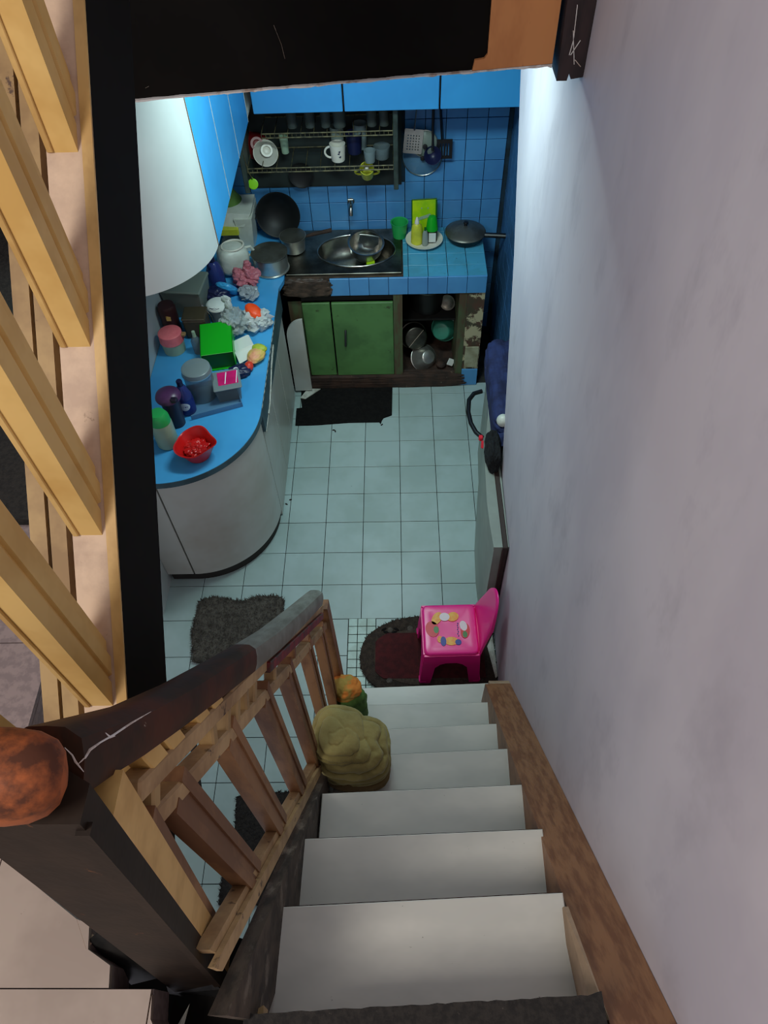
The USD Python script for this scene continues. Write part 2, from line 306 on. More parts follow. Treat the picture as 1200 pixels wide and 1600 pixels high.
# ------------------------------------------------------------------ floor: 20 cm tiles on dark joints
fl = struct("floor")
part(fl, "screed", bx(-1.7, 0.8, 0.0, 3.8, -0.06, -0.004), "grout", smooth=False)
TX, TY = 0.2005, 0.1935
def floor_tile(x0, x1, y0, y1, m="floor_tile", nm="tile"):
    g = 0.0014; h = random.uniform(-0.0006, 0.0006)
    part(fl, nm, bev(x0 + g, x1 - g, y0 + g, y1 - g, -0.008, h, 0.0012), m, smooth=False)
for i in range(-7, 3):
    for j in range(-8, 9):
        x0, y0 = 0.004 + i * TX, 1.663 + j * TY
        x1, y1 = x0 + TX, y0 + TY
        if x0 > -0.2 and y1 < 1.15: continue                       # under the stairs
        if x1 < -0.8 and y0 > 2.3: continue                        # under the cabinets
        if y1 > 1.3 and y0 < 1.6 and -0.4 < x0 < -0.3: x1 = -0.258
        if y1 > 1.3 and y0 < 1.6 and -0.2 < x0 < -0.1: x0 = -0.124
        floor_tile(x0, x1, y0, min(y1, 3.30))
for i in range(3):
    for j in range(9):
        floor_tile(-0.257 + i * 0.0443, -0.257 + (i + 1) * 0.0443, 1.278 + j * 0.043, 1.278 + (j + 1) * 0.043, "mosaic", "mosaic_tile")

# ------------------------------------------------------------------ kitchen walls
wb = struct("wall_back")
part(wb, "wall_body", bx(-1.3, 0.75, 3.756, 3.9, 0, 2.6), "blue_grout", smooth=False)
BX, BZ = 0.1055, 0.1095
for i in range(-10, 7):
    for j in range(-8, 9):
        x0, z0 = -0.053 + i * BX, 0.835 + j * BZ
        if z0 < 0.70 and x0 < 0.45: continue
        if -0.80 < x0 < -0.02 and z0 > 1.05: continue               # behind the dish rack
        if x0 < -0.95 or z0 > 1.6 or z0 < 0: continue
        if x0 + BX > 0.62: continue
        part(wb, "tile", bev(x0 + 0.0016, x0 + BX - 0.0016, 3.748 + random.uniform(-0.0008, 0.0008), 3.757, z0 + 0.0016, z0 + BZ - 0.0016, 0.0012), "blue_tile", smooth=False)
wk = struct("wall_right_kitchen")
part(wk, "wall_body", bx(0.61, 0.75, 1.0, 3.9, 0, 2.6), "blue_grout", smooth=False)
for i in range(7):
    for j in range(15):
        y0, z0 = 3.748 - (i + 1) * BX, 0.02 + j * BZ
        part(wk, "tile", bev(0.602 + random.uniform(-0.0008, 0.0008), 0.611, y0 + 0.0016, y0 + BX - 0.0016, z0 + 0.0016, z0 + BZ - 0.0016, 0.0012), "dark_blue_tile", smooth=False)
wl = struct("wall_left")
part(wl, "wall_body", bx(-1.30, -1.17, 1.70, 3.9, 0, 1.66), "upper_white", smooth=False)
ce = struct("ceiling")
part(ce, "slab", bx(-1.9, 0.75, 1.95, 3.9, 2.5, 2.62), "paper", smooth=False)

# ------------------------------------------------------------------ stairwell wall on the right, its far edge cut on a slope
wr = struct("wall_right")
def wx(y): return 0.410 + 0.02 * y
pl = [(-1.6, -0.02), (1.585, -0.02), (1.731, 0.202), (2.048, 0.714), (2.313, 1.176), (2.472, 1.445), (2.874, 1.948), (3.35, 2.60), (3.35, 2.9), (1.9, 2.9), (1.9, 5.0), (-1.6, 5.0)]
m = prism_x(pl, 0.0, 0.10); v = m.vertices.copy(); v[:, 0] += 0.410 + 0.02 * v[:, 1]; m.vertices = v
part(wr, "plaster", m, "lavender", smooth=False)
wu = struct("wall_upper_left")
part(wu, "plaster", bx(-2.4, -2.3, -1.6, 3.2, 1.75, 5.0), "purple_wall", smooth=False)

# ------------------------------------------------------------------ header beam across the stairwell
hb = struct("trim_header")
def hz(x): return 2.3535 + 0.053 * x
def slab_y(x0, x1, zt, y0, y1, dz0=0.0):
    return hull([(x, y, z) for x in (x0, x1) for y in (y0, y1) for z in (hz(x) + dz0, zt)])
part(hb, "black_beam", slab_y(-1.9, 0.235, 2.95, 1.855, 1.97), "black_paint", smooth=False)
part(hb, "plywood_patch", prism_y([(0.186, 2.366), (0.19, 2.388), (0.212, 2.391), (0.219, 2.40), (0.216, 2.95), (0.372, 2.95), (0.372, 2.377)], 1.846, 1.96), "plywood", label="bare orange plywood patch", smooth=False)
part(hb, "post", prism_y([(0.3735, 2.95), (0.385, 2.345), (0.409, 2.345), (0.412, 2.362), (0.418, 2.348), (0.4455, 2.352), (0.4455, 2.95)], 1.83, 1.95), "old_post", label="scuffed dark post end", smooth=False)
lip, x = [], -1.0
while x < 0.372:
    lip.append((x, hz(x) - random.choice((0.001, 0.0015, 0.002, 0.0035)))); x += random.uniform(0.006, 0.03)
lip = prism_y(lip + [(0.372, hz(0.372) - 0.006), (0.372, hz(0.372) + 0.003), (0.19, hz(0.19) + 0.002)] + [(x, hz(x) + random.uniform(0.0005, 0.002)) for x in np.linspace(0.18, -1.0, 60)], 1.845, 1.965)
part(hb, "plaster_lip", lip, "plaster_lip", label="peeling white plaster lip", smooth=False)
scr = []
for a, b in (((0.405, 2.5), (0.409, 2.43)), ((0.409, 2.43), (0.405, 2.40)), ((0.405, 2.45), (0.42, 2.38)), ((0.425, 2.43), (0.408, 2.40)), ((0.42, 2.39), (0.436, 2.375))):
    scr.append(bar((a[0], 1.8295, a[1]), (b[0], 1.8295, b[1]), 0.0022, 0.002, b=0.0004))
part(hb, "paint_scratch", cat(*scr), "plaster_lip", smooth=False, kind="stuff")
part(hb, "paint_edge", bar((0.4475, 1.829, 2.9), (0.4475, 1.829, 2.355), 0.006, 0.006, b=0.001), "plaster_lip", smooth=False)
ss = [bar((x, 1.8535, z), (x + dx, 1.8535, z + dz), 0.0018, 0.0016, b=0.0003) for x, z, dx, dz in ((-0.27, 2.47, 0.012, -0.04), (-0.258, 2.43, 0.004, -0.03), (-0.6, 2.345, 0.01, 0.004))]
part(hb, "scratch_mark", cat(*ss), "dusty_wood", smooth=False, kind="stuff")

# ------------------------------------------------------------------ landing at the top of the stairs
ZL = 1.77
lf = struct("floor_landing")
poly = Polygon([(-2.3, -1.5), (0.41, -1.5), (0.41, -0.02), (-0.36, -0.02), (-0.395, 0.03), (-0.40, 0.069), (-0.469, 0.069), (-0.474, 0.10), (-0.515, 0.122), (-0.522, 0.158), (-0.545, 0.165), (-0.72, 0.27), (-0.735, 1.05), (-2.3, 1.05)])
part(lf, "slab", prism(poly, ZL - 0.10, ZL - 0.012), "landing_grey", smooth=False)
cut = [(-2.3, -0.9), (-0.9, -0.5), (-0.5, -0.1), (-0.1, 0.42)]
n = 0
for i in range(-6, 2):
    for j in range(-4, 4):
        x0, y0 = -0.40 + i * 0.30, 0.069 + (j - 1) * 0.30
        t = sbox(x0 + 0.001, y0 + 0.001, x0 + 0.299, y0 + 0.299).intersection(poly)
        if t.is_empty: continue
        for g in getattr(t, "geoms", [t]):
            if g.area > 1e-4: part(lf, "tile", prism(g, ZL - 0.014, ZL + random.uniform(-0.0008, 0.0008)), "landing_tile" if y0 < 0.35 else "landing_grey", smooth=False)
part(lf, "tile_edge", hull([(-0.525, 0.128, ZL - 0.05), (-0.518, 0.122, ZL), (-0.545, 0.165, ZL), (-0.545, 0.16, ZL - 0.05), (-0.512, 0.14, ZL - 0.02)]), "pale_plate", smooth=False)
single("carpet_runner", prism([(-2.2, 1.02), (-0.86, 0.98), (-0.90, 1.50), (-1.172, 1.66), (-1.172, 3.75), (-2.4, 3.75)], ZL - 0.1, ZL + 0.012), "carpet_dark", "dark grey carpet seen between the cream balusters at the left edge", "carpet")
nose = thing("landing_edge_carpet", "dark worn carpet strip on the landing edge at the bottom of the picture", "carpet", (0.03, 0.0, ZL - 0.02))
pts = [(-0.255, -0.05), (-0.25, 0.034)] + [(-0.24 + i * 0.013, 0.036 + 0.0017 * i * 0.36 + random.uniform(-0.0008, 0.0012)) for i in range(41)] + [(0.30, 0.066), (0.305, -0.05)]
part(nose, "carpet_strip", prism(pts, ZL - 0.03, ZL + 0.004), "carpet_dark", smooth=False, world=True)
part(nose, "backing_board", bx(-0.25, 0.30, -0.05, 0.03, ZL - 0.09, ZL - 0.03), "dark_wood", smooth=False, world=True)

# ------------------------------------------------------------------ the staircase down
st = thing("staircase", "steep wooden staircase with white painted treads leading down to the kitchen", "staircase", (0.07, 1.2, 0)); WORLD.add(st)
NOSE = [((-0.180, 1.222), (0.371, 1.240), 0.20), ((-0.190, 1.058), (0.362, 1.066), 0.424), ((-0.200, 0.876), (0.355, 0.900), 0.648), ((-0.212, 0.715), (0.346, 0.738), 0.872), ((-0.222, 0.545), (0.334, 0.566), 1.096), ((-0.235, 0.383), (0.321, 0.402), 1.320), ((-0.249, 0.212), (0.305, 0.236), 1.544)]
for (xl, yl), (xr, yr), z in NOSE:
    d = 0.215
    P4 = [(xl, yl), (xr, yr), (xr + 0.004, yr - d), (xl - 0.006, yl - d)]
    part(st, "tread", hull([(x, y, zz) for x, y in P4 for zz in (z - 0.004, z)] + [(x + 0.002 * (1 if x < 0 else -1), y - 0.002, z + 0.0015) for x, y in P4]), "stair_white", smooth=False)
    part(st, "tread_core", hull([(x, y + (0.002 if y > yl - 0.1 else 0), zz) for x, y in P4 for zz in (z - 0.034, z - 0.0042)]), "dirty_brown", smooth=False)
    if z < 0.3:
        part(st, "riser", hull([(x, y - 0.03 + dy, zz) for x, y in P4[:2] for dy in (0, 0.015) for zz in (0.0, z - 0.03)]), "dirty_brown", smooth=False)
    else:
        part(st, "riser", hull([(x, y - 0.16 + dy, zz) for x, y in P4[:2] for dy in (0, 0.012) for zz in (z - 0.20, z - 0.03)]), "dusty_wood", smooth=False)
def srz(y): return 1.79 - 1.215 * y
def sr(xa, xb, za, zb, y0=-0.02, y1=1.16):
    return hull([(xx + 0.02 * y, y, srz(y) + z) for y in (y0, y1) for xx in (xa, xb) for z in (za, zb)] )
part(st, "wall_string", sr(0.308, 0.409, -0.30, 0.0), "brown_board", label="brown board along the wall", smooth=False)
part(st, "wall_string_end", hull([(x, y, z) for x in (0.350, 0.432) for y, z in ((1.161, 0.38), (1.185, 0.352), (1.163, 0.0), (1.185, 0.0))]), "beige_end", smooth=False)
part(st, "side_strip", hull([(x, y, z) for x, y, z in ((0.300, 0.21, 1.56), (0.309, 0.21, 1.56), (0.296, 0.03, 1.72), (0.309, 0.03, 1.76), (0.300, 0.21, 1.46), (0.309, 0.03, 1.56))]), "beige_end", smooth=False)
def slz(y): return float(np.interp(y, [-0.02, 0.147, 0.724, 1.16], [2.03, 1.85, 0.855, 0.36]))
def lx(y): return -0.272 + 0.0262 * (y - 0.07)
def string_left(dx0, dx1, dz0, dz1, ys):
    ms = []
    for a, b in zip(ys[:-1], ys[1:]):
        ms.append(hull([(lx(y) + dx, y, max(slz(y) + dz, 0.0)) for y in (a, b) for dx in (dx0, dx1) for dz in (dz0, dz1)]))
    return cat(*ms)
part(st, "outer_string", string_left(0.006, 0.032, -0.36, -0.03, [0.03, 0.724, 1.16]), "dusty_wood", label="dusty wooden board under the banister", smooth=False)

# ------------------------------------------------------------------ banister of the lower flight
bn = thing("banister", "peeling brown and cream wooden banister with dark handrail beside the white stairs", "banister", (-0.26, 0.6, 0.2)); WORLD.add(bn)
def on(y, z, dx=0.0): return (lx(y) + dx, y, z)
# base rails
def rz(y): return np.interp(y, [0.02, 0.147, 0.724, 1.12], [2.143, 1.923, 0.925, 0.46])
def band(dx0, dx1, dz0, dz1, ys):
    return cat(*[hull([on(y, max(float(rz(y)) + dz, 0.0), dx) for y in (a, b) for dx in (dx0, dx1) for dz in (dz0, dz1)]) for a, b in zip(ys[:-1], ys[1:])])
part(bn, "bottom_rail", band(-0.012, 0.010, -0.05, 0.0, [0.10, 0.724, 1.10]), "peel_rail", smooth=False)
part(bn, "bottom_rail", band(0.0105, 0.019, -0.09, -0.035, [0.08, 0.724, 1.10]), "peel_rail", smooth=False)
# upper pair of thin rails with small blocks between
RA, RB = [(0.195, 2.395), (0.745, 1.640), (1.05, 1.215)], [(0.186, 2.330), (0.70, 1.590), (1.05, 1.105)]
for R_, mt in ((RA, "peel_rail"), (RB, "peel_rail")):
    ms = [bar(on(*a), on(*b), 0.026, 0.026, b=0.003) for a, b in zip(R_[:-1], R_[1:])]
    part(bn, "thin_rail", cat(*ms), mt, smooth=False)
for t in (0.02, 0.17, 0.22, 0.26, 0.30, 0.34, 0.46, 0.62, 0.78):
    y = 0.19 + t * 0.86; zc = np.interp(y, [0.19, 0.72, 1.05], [2.362, 1.615, 1.16])
    part(bn, "rail_block", move(bev(-0.011, 0.011, -0.011, 0.011, -0.02, 0.02, 0.003), on(y, zc), rx=-50 + random.uniform(-15, 15)), "cream_dull" if t < 0.5 else "peel_brown", smooth=False)
# balusters: stepped section, vertical
def baluster(y0, zb, zt, mt, xoff=0.0, w=0.028, dep=0.052):
    x = lx(y0) + xoff
    sec = Polygon([(x - w / 2, y0 - dep / 2), (x + w / 2, y0 - dep / 2), (x + w / 2, y0 - dep / 6), (x + w / 2 - 0.004, y0 - dep / 6), (x + w / 2 - 0.004, y0 + dep / 6), (x + w / 2, y0 + dep / 6), (x + w / 2, y0 + dep / 2), (x - w / 2, y0 + dep / 2)])
    return part(bn, "baluster", prism(sec, zb, zt), mt, smooth=False)
def r2(y): return np.interp(y, [0.186, 0.70, 1.05, 1.3], [2.33, 1.59, 1.105, 0.75]) + 0.0
def rt(y): return np.interp(y, [0.20, 1.1], [2.47, 1.17])
for y, mt in ((0.232, "peel_brown"), (0.365, "peel_brown"), (0.510, "peel_brown"), (0.655, "peel_brown"), (0.83, "peel_brown"), (0.985, "peel_brown")):
    zb = float(rz(y)) - 0.045
    baluster(y, zb, r2(y) + 0.01, mt)
for y in (0.24, 0.275, 0.335, 0.375, 0.43, 0.47, 0.53, 0.60):   # short cream pieces between the thin rails and the handrail
    zc = np.interp(y, [0.195, 0.745], [2.395, 1.64])
    part(bn, "short_spindle", bev(lx(y) - 0.012, lx(y) + 0.012, y - 0.015, y + 0.015, zc, rt(y) - 0.005, 0.002), "cream_paint" if y < 0.4 else "cream_dull", smooth=False)
part(bn, "end_post", hull([(lx(1.07) + dx, y, z) for dx in (-0.018, 0.022) for y, z in ((1.055, 1.20), (1.10, 1.18), (1.10, 0.0), (1.16, 0.0))]), "peel_brown", smooth=False)
part(bn, "red_slip", bar(on(0.55, 1.90, 0.006), on(1.0, 1.26, 0.006), 0.03, 0.02), "red_paint", label="red painted slip under the handrail", smooth=False)
# handrail: rounded bar swept down the slope, grey and worn at the far end
def rail(pts, w, h, n=14, p=3.0):
    V, F = [], []
    pts = np.array(pts, float)
    for i, c in enumerate(pts):
        t = pts[min(i + 1, len(pts) - 1)] - pts[max(i - 1, 0)]; t /= np.linalg.norm(t)
        s = np.cross(t, (0, 0, 1)); s /= np.linalg.norm(s); u = np.cross(s, t)
        for k in range(n):
            a = 2 * PI * k / n + PI / n; ca, sa = math.cos(a), math.sin(a); q = (abs(ca) ** p + abs(sa) ** p) ** (-1 / p)
            V.append(c + s * ca * q * w[i] / 2 + u * sa * q * h[i] / 2)
    N = len(pts)
    for i in range(N - 1):
        for k in range(n):
            l = (k + 1) % n; F += [(i * n + k, (i + 1) * n + l, i * n + l), (i * n + k, (i + 1) * n + k, (i + 1) * n + l)]
    V += [pts[0], pts[-1]]
    for k in range(n):
        F += [(N * n, k, (k + 1) % n), (N * n + 1, (N - 1) * n + (k + 1) % n, (N - 1) * n + k)]
    mm = trimesh.Trimesh(np.array(V), np.array(F), process=False); trimesh.repair.fix_normals(mm); return mm
HR = [(-0.2695, 0.165, 2.572), (-0.269, 0.20, 2.509), (-0.268, 0.236, 2.443), (-0.266, 0.308, 2.328), (-0.263, 0.402, 2.186), (-0.260, 0.50, 2.040)]
HR2 = [(-0.260, 0.50, 2.040), (-0.257, 0.627, 1.854), (-0.252, 0.80, 1.620), (-0.247, 1.02, 1.325)]
part(bn, "handrail", rail(HR, [0.062, 0.056, 0.052, 0.050, 0.050, 0.050], [0.062, 0.056, 0.052, 0.05, 0.05, 0.05], p=3.4), "hand_rail", label="dark varnished handrail")
part(bn, "handrail", rail(HR2, [0.050] * 4, [0.05] * 4, p=3.4), "grey_wood", label="worn grey end of the handrail")
KB = [(-0.50, 0.152, 2.622), (-0.40, 0.150, 2.620), (-0.33, 0.148, 2.616), (-0.272, 0.148, 2.610), (-0.256, 0.1485, 2.607), (-0.245, 0.149, 2.604), (-0.239, 0.1495, 2.602), (-0.236, 0.15, 2.601)]
part(bn, "cross_rail", rail(KB, [0.060, 0.060, 0.062, 0.062, 0.058, 0.048, 0.034, 0.012], [0.066, 0.066, 0.068, 0.068, 0.064, 0.054, 0.038, 0.014], n=36, p=2.5), "end_grain", label="scuffed orange-brown end where the varnish is worn off", smooth=True)

scr = [[(-0.2425, 0.1677, 2.5745), (-0.2383, 0.1717, 2.5754), (-0.2394, 0.1797, 2.5685), (-0.2406, 0.192, 2.5496), (-0.2418, 0.2072, 2.5238), (-0.2432, 0.2301, 2.4884), (-0.2445, 0.2588, 2.4414)], [(-0.2537, 0.1779, 2.5801), (-0.2476, 0.173, 2.5774), (-0.245, 0.1689, 2.5752), (-0.2384, 0.1624, 2.5716)], [(-0.2421, 0.2029, 2.5407), (-0.2414, 0.2024, 2.5315), (-0.2416, 0.2071, 2.5211)]]
part("/World/banister/handrail", "scratch", cat(*[tube(p, [0.0003] + [random.uniform(0.0006, 0.0013) for _ in p[1:-1]] + [0.0003], 5) for p in scr]), "plaster_lip", label="pale scratches in the varnish", world=True, kind="stuff")
# newel post, leaning a little
nw = thing("newel_post", "thick dark newel post with a cream painted side at the top of the stairs", "post", (-0.33, 0.09, 1.6))
AX = np.array([0.0877, 0.0565])
def nprism(pts, z0, z1):
    return hull([(x + AX[0] * (z - 2.1), y + AX[1] * (z - 2.1), z) for x, y in pts for z in (z0, z1)])
part(nw, "post", nprism([(-0.361, 0.098), (-0.272, 0.098), (-0.272, 0.1262), (-0.361, 0.172)], 1.50, 2.575), "dark_wood", world=True, smooth=False)
part(nw, "side_board", nprism([(-0.300, 0.1262), (-0.272, 0.1262), (-0.272, 0.163), (-0.300, 0.163)], 1.62, 2.50), "cream_edge", label="cream painted side board", world=True, smooth=False)
part(nw, "inner_strip", nprism([(-0.300, 0.1632), (-0.2735, 0.1632), (-0.2735, 0.178), (-0.300, 0.178)], 1.62, 2.36), "peel_brown", label="brown inner strip", world=True, smooth=False)
part(nw, "edge_bead", nprism([(-0.279, 0.0945), (-0.268, 0.0945), (-0.268, 0.104), (-0.279, 0.104)], 1.56, 2.56), "dark_wood", world=True, smooth=False)

# dark plastic-like skirting and void under the landing edge
sk = thing("landing_skirting", "glossy black skirting board wrapped round the chipped corner of the landing floor", "skirting", (-0.45, 0.15, 1.6))
part(sk, "board", hull([(-0.52, 0.135, 1.765), (-0.46, 0.185, 1.775), (-0.43, 0.17, 1.77), (-0.40, 0.09, 1.70), (-0.47, 0.08, 1.66), (-0.52, 0.13, 1.66), (-0.43, 0.165, 1.66)]), "black_gloss", world=True, smooth=20)
part(sk, "board", hull([(-0.43, 0.17, 1.765), (-0.30, 0.07, 1.73), (-0.30, 0.055, 1.60), (-0.42, 0.07, 1.60), (-0.43, 0.15, 1.60)]), "black_gloss", world=True, smooth=20)
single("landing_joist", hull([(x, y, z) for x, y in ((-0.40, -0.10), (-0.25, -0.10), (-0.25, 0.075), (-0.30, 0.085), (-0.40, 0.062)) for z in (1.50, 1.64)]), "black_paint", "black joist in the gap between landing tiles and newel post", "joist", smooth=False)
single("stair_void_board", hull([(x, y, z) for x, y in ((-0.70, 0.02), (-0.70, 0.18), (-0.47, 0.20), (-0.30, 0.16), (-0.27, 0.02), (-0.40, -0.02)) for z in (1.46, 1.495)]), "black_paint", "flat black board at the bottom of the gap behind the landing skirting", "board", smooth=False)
single("wood_splinter", hull([(-0.372, 0.02, 1.70), (-0.36, 0.02, 1.70), (-0.355, 0.052, 1.70), (-0.365, 0.02, 1.71)]), "white_strip", "pale wood splinter in the black gap beside the landing tiles", "splinter", smooth=False)
single("rail_bracket", hull([(-0.262, 0.035, 1.70), (-0.232, 0.05, 1.71), (-0.262, -0.01, 1.72), (-0.225, 0.0, 1.735), (-0.272, -0.01, 1.70), (-0.262, 0.04, 1.66), (-0.232, 0.045, 1.66)]), "peel_rail", "worn brown wood stub at the foot of the newel post", "bracket", smooth=False)

# ------------------------------------------------------------------ upper flight on the left: string board, cream balusters
US, UC = 0.94044, 1.83363
def uz(y): return UC + US * y
uf = thing("upper_stair_railing", "cream painted stair railing with upright boards on a black sloping string board", "railing", (-0.40, 0.8, 2.0))
def ubar(xa, xb, za, zb, y0, y1):
    return hull([(x, y, uz(y) + z) for x in (xa, xb) for y in (y0, y1) for z in (za, zb)])
part(uf, "string_board", ubar(-0.400, -0.375, -0.225, -0.002, 0.16, 1.95), "black_paint", label="black painted string board", world=True, smooth=False)
part(uf, "string_edge", ubar(-0.3885, -0.3745, -0.004, 0.001, 0.16, 1.95), "cream_edge", label="narrow cream edge of the string board", world=True, smooth=False)
part(uf, "top_plate", ubar(-0.434, -0.3885, -0.10, -0.001, 0.16, 1.95), "pale_plate", label="pale bare plate with screw marks between the balusters", world=True, smooth=False)
for y in (0.435, 0.61, 0.795, 0.97, 1.14):
    s_ = trimesh.creation.cylinder(0.0055, 0.003, sections=16); part("/World/upper_stair_railing/top_plate", "screw", move(s_, (-0.411, y, uz(y) + 0.0005), rx=43), "peel_rail", world=True)
for k, y in enumerate((0.195, 0.369, 0.540, 0.718, 0.891, 1.066, 1.24)):
    zt = uz(y) + 0.72
    x0, x1, dp = -0.428, -0.394, 0.060
    sec = Polygon([(x0, y), (x1, y), (x1, y + 0.024), (x1 - 0.004, y + 0.026), (x1 - 0.004, y + 0.030), (x1 + 0.001, y + 0.032), (x1 + 0.001, y + 0.050), (x1 - 0.004, y + 0.052), (x1 - 0.004, y + 0.066), (x0, y + 0.066)])
    b_ = part(uf, "baluster", prism(sec, uz(y) - 0.01, zt), "cream_paint", world=True, smooth=False)
    part(b_, "baluster_edge", bev(x0 - 0.004, x0 + 0.004, y - 0.003, y + 0.004, uz(y), zt, 0.001), "cream_edge", world=True, smooth=False)
part(uf, "batten", ubar(-0.502, -0.479, -0.055, -0.03, 0.2, 1.6), "cream_dull", world=True, smooth=False)
part(uf, "batten", ubar(-0.474, -0.452, -0.055, -0.03, 0.2, 1.6), "cream_dull", world=True, smooth=False)
part(uf, "rail", ubar(-0.445, -0.380, 0.70, 0.745, 0.1, 1.95), "cream_paint", world=True, smooth=False)

# ------------------------------------------------------------------ left base cabinet with rounded end, worktop
WX, YR, RR = -0.632, 2.29, 0.40
bc = thing("base_cabinet", "white base cabinet with a big rounded end under the blue worktop", "cabinet", (-0.9, 2.6, 0))
foot = [(-1.168, YR - RR)] + [(WX - RR + (p - (WX - RR)), q) for p, q in arc(WX - RR, YR, RR, -90, 0)] + [(WX, 3.27), (-1.168, 3.27)]
def inset(pl, d): return Polygon(pl).buffer(-d)
part(bc, "kickboard", prism(inset(foot, 0.012), 0.0, 0.075), "baseboard", world=True)
part(bc, "carcass", prism(inset(foot, 0.020), 0.07, 0.66), "cavity_dark", world=True)
curve_o = arc(WX - RR, YR, RR, -90, 0, 32)
def shellpoly(o, th, cx, cy): return Polygon(o + [(cx + (x - cx) * (1 - th / RR), cy + (y - cy) * (1 - th / RR)) for x, y in reversed(o)])
part(bc, "curved_panel", prism(shellpoly(arc(WX - RR, YR, RR, -89.6, -0.5, 36), 0.018, WX - RR, YR), 0.065, 0.772), "white_laminate", label="curved white end panel", world=True)
part(bc, "end_panel", bx(-1.168, WX - RR - 0.005, YR - RR, YR - RR + 0.018, 0.065, 0.772), "white_laminate", world=True, smooth=False)
ys = [2.293, 2.60, 2.905, 3.20]
for a, b in zip(ys[:-1], ys[1:]):
    part(bc, "door", bev(WX - 0.018, WX, a + 0.003, b - 0.003, 0.012, 0.655, 0.002), "white_laminate", world=True, smooth=False)
part(bc, "corner_panel", prism_y([(-0.632, 0.02), (-0.530, 0.02), (-0.530, 0.55)] + [(-0.530 + 0.10 * (math.cos(a) - 0) - 0.0, 0.44 + 0.115 * math.sin(a)) for a in np.linspace(PI / 2, PI, 10)] , 3.235, 3.25), "white_laminate", world=True, smooth=False)
wt = thing("worktop", "sky-blue laminate worktop with rounded end and chipped dark edge", "worktop", (-0.9, 2.6, 0.76))
part(wt, "top", prism(Polygon([(-1.168, YR - RR - 0.012)] + arc(WX - RR, YR, RR + 0.012, -90, 0) + [(WX + 0.012, 3.19), (-0.60, 3.26), (-0.60, 3.31), (-0.632, 3.745), (-1.168, 3.745)]), 0.775, 0.80), "blue_laminate", world=True, smooth=False)
part(wt, "curved_edge", prism(shellpoly(arc(WX - RR, YR, RR + 0.014, -90, 0, 32), 0.012, WX - RR, YR), 0.768, 0.7985), "teal_edge", world=True)
part(wt, "edge_board", bx(WX - 0.004, WX + 0.014, YR, 3.19, 0.665, 0.797), "teal_edge", label="dull teal front edge board", world=True, smooth=False)
strip = []
for k in range(14):
    y0 = 2.31 + k * 0.045; xo = WX + 0.0135
    strip.append(hull([(xo, y, z) for y in (y0, y0 + 0.043) for z in (0.791 - random.uniform(0, 0.004), 0.7985)] + [(xo + 0.002, y0 + 0.02, 0.795)]))
part(wt, "edge_trim", cat(*strip), "white_strip", label="broken white edge trim", world=True, smooth=False, kind="stuff")
strip = []
pth = [(2.40, 0.668), (2.47, 0.67), (2.56, 0.70), (2.64, 0.735), (2.70, 0.75), (2.78, 0.76)]
for (a, za), (b, zb) in zip(pth[:-1], pth[1:]):
    w = random.uniform(0.008, 0.018); strip.append(hull([(WX + x, y, z + dz) for x in (0.014, 0.019) for (y, z) in ((a, za), (b, zb)) for dz in (-w / 2, w / 2)]))
part(wt, "peeled_trim", cat(*strip), "white_strip", label="strip of white trim hanging loose", world=True, smooth=False)
part(wt, "trim_low", bx(WX + 0.013, WX + 0.016, YR, 2.42, 0.662, 0.668), "white_strip", world=True, smooth=False)

# ------------------------------------------------------------------ left wall cabinet with rounded end, back wall cabinet
uc = thing("wall_cabinet", "wall cabinet with a rounded white end and blue doors on the left", "cabinet", (-0.9, 2.8, 1.5))
UX, UY, UR, UZ = -0.672, 2.43, 0.325, 1.55
part(uc, "bottom", prism(Polygon([(-1.168, UY - UR)] + arc(UX - UR, UY, UR, -90, 0) + [(UX, 3.75), (-1.168, 3.75)]).buffer(-0.004), UZ + 0.004, UZ + 0.02), "upper_white", world=True, smooth=False)
def usp(a0, a1, th): o = arc(UX - UR, UY, UR, a0, a1, 32); return Polygon(o + [(UX - UR + (x - UX + UR) * (1 - th / UR), UY + (y - UY) * (1 - th / UR)) for x, y in reversed(o)])
part(uc, "curved_panel", prism(usp(-90, -1, 0.016), UZ, 2.49), "upper_white", label="curved white end panel", world=True)
part(uc, "end_panel", bx(-1.168, UX - UR, UY - UR, UY - UR + 0.016, UZ, 2.49), "upper_white", world=True, smooth=False)
ys = [2.432, 2.76, 3.08, 3.41]
for a, b in zip(ys[:-1], ys[1:]):
    d_ = part(uc, "door", bev(UX - 0.018, UX, a + 0.002, b - 0.002, UZ - 0.004, 2.44, 0.002), "blue_door", world=True, smooth=False)
    part(d_, "door_edge", bx(UX - 0.016, UX + 0.001, b - 0.003, b + 0.0005, UZ - 0.003, 2.44), "white_strip", world=True, smooth=False)
part(uc, "side_edge", bx(UX - 0.016, UX + 0.001, 2.428, 2.433, UZ, 2.3), "cream_dull", label="worn beige edge strip", world=True, smooth=False)
bw = thing("back_wall_cabinet", "blue wall cabinet with three doors above the dish rack", "cabinet", (0.0, 3.55, 1.5))
part(bw, "carcass", bx(-0.655, 0.595, 3.47, 3.745, 1.565, 2.3), "cavity_dark", world=True, smooth=False)
for a, b in ((-0.650, -0.236), (-0.228, 0.205), (0.213, 0.592)):
    part(bw, "door", bev(a, b, 3.45, 3.469, 1.56, 2.2, 0.003), "blue_door", world=True, smooth=False)

